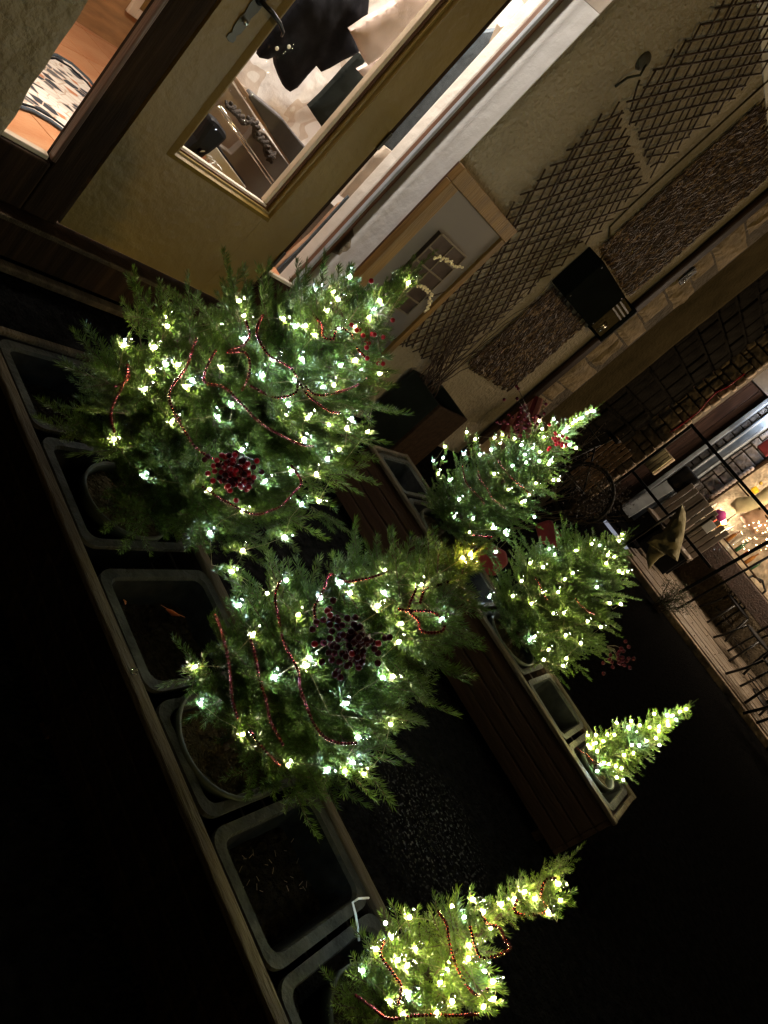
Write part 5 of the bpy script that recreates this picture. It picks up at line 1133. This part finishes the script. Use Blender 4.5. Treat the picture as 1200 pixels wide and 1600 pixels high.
bush('small leafy shrub under the closed parasol', (9.0, .55, .0), .42, .25, 26, 10, M['green_leaf'], 4)
bush('dark shrub against the stone wall under the shutter', (8.1, 1.9, .0), .7, .4, 36, 8, M['dull_leaf'], 5)
# bicycle parked along the courtyard edge
c = fx(948, 742, 7.7); by = c.y; bk = thing('bicycle', 'dark parked bicycle beyond the bare bush, mostly in shadow', 'bicycle', (7.7, by, 0))
def ring(r, n=28): return [(0, r * math.cos(a), r * math.sin(a)) for a in np.linspace(0, 2 * math.pi, n)]
for sy in (0.0, 1.03):
    wv = thing('wheel', None, None); wv.parent = bk; wv.location = (0, sy, .34)
    MB().tube(ring(.325), .017, 8).build('tyre', M['tyre'], wv, True); MB().tube(ring(.30), .008, 6).build('rim', M['metal_dark'], wv, True)
    mb = MB()
    for i in range(14): a = i * 2 * math.pi / 14; mb.tube([(0.02 * (-1) ** i, 0, 0), (0, .3 * math.cos(a), .3 * math.sin(a))], .0015, 4)
    mb.tube([(-.04, 0, 0), (.04, 0, 0)], .015, 8); mb.build('spokes', M['metal_dark'], wv)
def bt(name, pts, r): MB().tube(pts, r, 8).build(name, M['metal_dark'], bk, True)
bt('frame', [(0, 0, .34), (0, .42, .30), (0, .30, .80), (0, .88, .82), (0, .42, .30)], .015); bt('frame', [(0, 0, .34), (0, .32, .74)], .010); bt('fork', [(0, 1.03, .34), (0, .90, .78), (0, .86, .98)], .013)
bt('handlebar', [(-.26, .78, 1.02), (-.22, .84, 1.03), (0, .88, 1.0), (.22, .84, 1.03), (.26, .78, 1.02)], .012); bt('seat_post', [(0, .30, .8), (0, .27, .93)], .012)
MB().add([(0, .40, .94), (-.03, .34, .96), (.03, .34, .96), (-.075, .2, .97), (.075, .2, .97), (0, .36, .92), (0, .2, .92)], [(0, 1, 2), (1, 3, 4, 2), (0, 5, 1), (0, 2, 5), (1, 5, 6, 3), (2, 4, 6, 5), (3, 6, 4)]).build('saddle', M['near_black'], bk, True)
MB().tube([(0, .42 + .09 * math.cos(a), .30 + .09 * math.sin(a)) for a in np.linspace(0, 6.283, 18)], .006, 5).build('chain_ring', M['metal_dark'], bk)
for s_ in (-1, 1): MB().tube([(0, .42, .30), (s_ * .04, .42 + s_ * .12, .30 - s_ * .11), (s_ * .12, .42 + s_ * .12, .30 - s_ * .11)], .009, 6).build('pedal', M['metal_dark'], bk)
# pale strip on the ground edge, its brightness put in as a glow
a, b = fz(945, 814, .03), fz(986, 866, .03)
T = thing('glow_strip', 'thin pale white strip with an added glow lying along the ground behind the wide dim tree', 'pale strip', a)
rel(T, MB().tube([a, b], .024, 10).build('tube', emat('dim_strip_glow', (.72, .74, .9), .32), None, True))
# striped red deck cushion and plain red cushions
cu = thing('striped_cushion', 'faded red striped cushion leaning at the foot of the stone quoins', 'cushion', fx(812, 640, 5.7))
for q in range(6):
    x_ = q / 6; A = [(783, 672), (800, 618), (822, 610), (836, 622), (828, 655), (806, 690)]
    p0 = Vector((0, 0)); u0, u1 = (783 + 44 * x_ / 1, 672 + 18 * x_), (783 + 44 * (x_ + 1 / 6), 672 + 18 * (x_ + 1 / 6)); v0, v1 = (812 + 38 * x_, 608 + 16 * x_), (812 + 38 * (x_ + 1 / 6), 608 + 16 * (x_ + 1 / 6))
    rel(cu, poly_slab('stripe', [fx(*u0, 5.7), fx(*u1, 5.7), fx(*v1, 5.7), fx(*v0, 5.7)], (-1, 0, 0), .03 + .004 * (q % 2), M['red_cloth'] if q % 2 == 0 else nmat('faded_red', (.30, .10, .08), .85), None, bevel=.006))
poly_slab('red_cushion', [fx(a, b, 3.9) for a, b in [(748, 868), (770, 850), (792, 862), (796, 880), (776, 900), (752, 896)]], (-1, 0, 0), .05, M['red_cloth'], None, bevel=.015, label='plain red cushion between the dense tree and the wide dim tree', cat='cushion')
poly_slab('red_cushion', [fx(a, b, 4.6) for a, b in [(838, 820), (862, 812), (880, 838), (872, 858), (846, 848)]], (-1, 0, 0), .05, M['red_cloth'], None, bevel=.015, label='dull red cushion in the gap above the wide dim tree', cat='cushion')

# courtyard clutter: cable on the pier, bottles on a shelf, leaning boards, a second table
MB().tube([fx(a, b, 9.82) for a, b in [(1163, 584), (1150, 594), (1138, 604), (1120, 612), (1106, 626), (1092, 643), (1076, 655), (1060, 667), (1046, 676)]], .008, 6).build('hanging_cable', M['berry_red'], None, True, label='reddish cable hanging down along the rubble pier', cat='cable')
sh_ = thing('bottle_shelf', 'narrow dark shelf with bottles under the amber window', 'shelf', (11.8, 1.2, .95)); rel(sh_, bx('shelf_plank', M['dark_wood'], None, 11.68, 11.9, .2, 1.56, .98, 1.0, bevel=.004)); rel(sh_, bx('shelf_plank', M['dark_wood'], None, 11.68, 11.9, .2, 1.56, 1.62, 1.64, bevel=.004))
bm_ = MB().lathe([(.028, 0), (.03, .01), (.03, .13), (.012, .17), (.010, .22), (.013, .225)], 12)
bms = [bm_.mesh('bottle', nmat('bottle_%s' % n_, c_, .15, spec=.8), True) for n_, c_ in (('green', (.02, .08, .03)), ('amber', (.25, .10, .02)), ('pale', (.5, .45, .35)), ('red', (.3, .03, .02)))]
kinds_ = ['green', 'amber', 'pale', 'red']
for i in range(11):
    kk_ = R.randrange(4); o = link('bottle', bms[kk_], None, label='small %s bottle, %s from the stone bands on the courtyard shelf' % (kinds_[kk_], ('first', 'second', 'third', 'fourth', 'fifth', 'sixth', 'seventh', 'eighth', 'ninth', 'tenth', 'eleventh')[i]), cat='bottle', group='bottles on the courtyard shelf'); o.location = (11.78 + R.uniform(-.03, .05), 1.5 - i * .105 + R.uniform(-.02, .02), 1.0)
for i, (px_, py_, w_, h_, lean, mt_, lab) in enumerate([(1098, 770, .22, .9, .12, 'taupe', 'tall taupe board leaning against the courtyard shop front'), (1120, 792, .14, .7, -.1, 'beige', 'pale narrow board leaning beside the taupe board'), (1075, 735, .18, 1.0, .05, 'pipe_grey', 'grey board leaning beside the brown courtyard door')]):
    c = fx(px_, py_, 11.7); T = bx('leaning_board', M[mt_], None, 11.68, 11.71, c.y - w_ / 2, c.y + w_ / 2, .1, .1 + h_, bevel=.004, label=lab, cat='board'); T.rotation_euler = (lean, .12, 0)
tp = fz(1195, 1100, .104); T = thing('cafe_table', 'dark round cafe table at the lower right of the terrace', 'table', tp)
MB().lathe([(.30, .70), (.31, .715), (.30, .73)], 26).build('tabletop', M['metal_dark'], T, True); MB().tube([(0, 0, .03), (0, 0, .70)], .03, 10).build('table_leg', M['metal_dark'], T, True); MB().lathe([(.24, 0), (.23, .02), (.04, .035)], 20).build('table_base', M['metal_dark'], T, True)
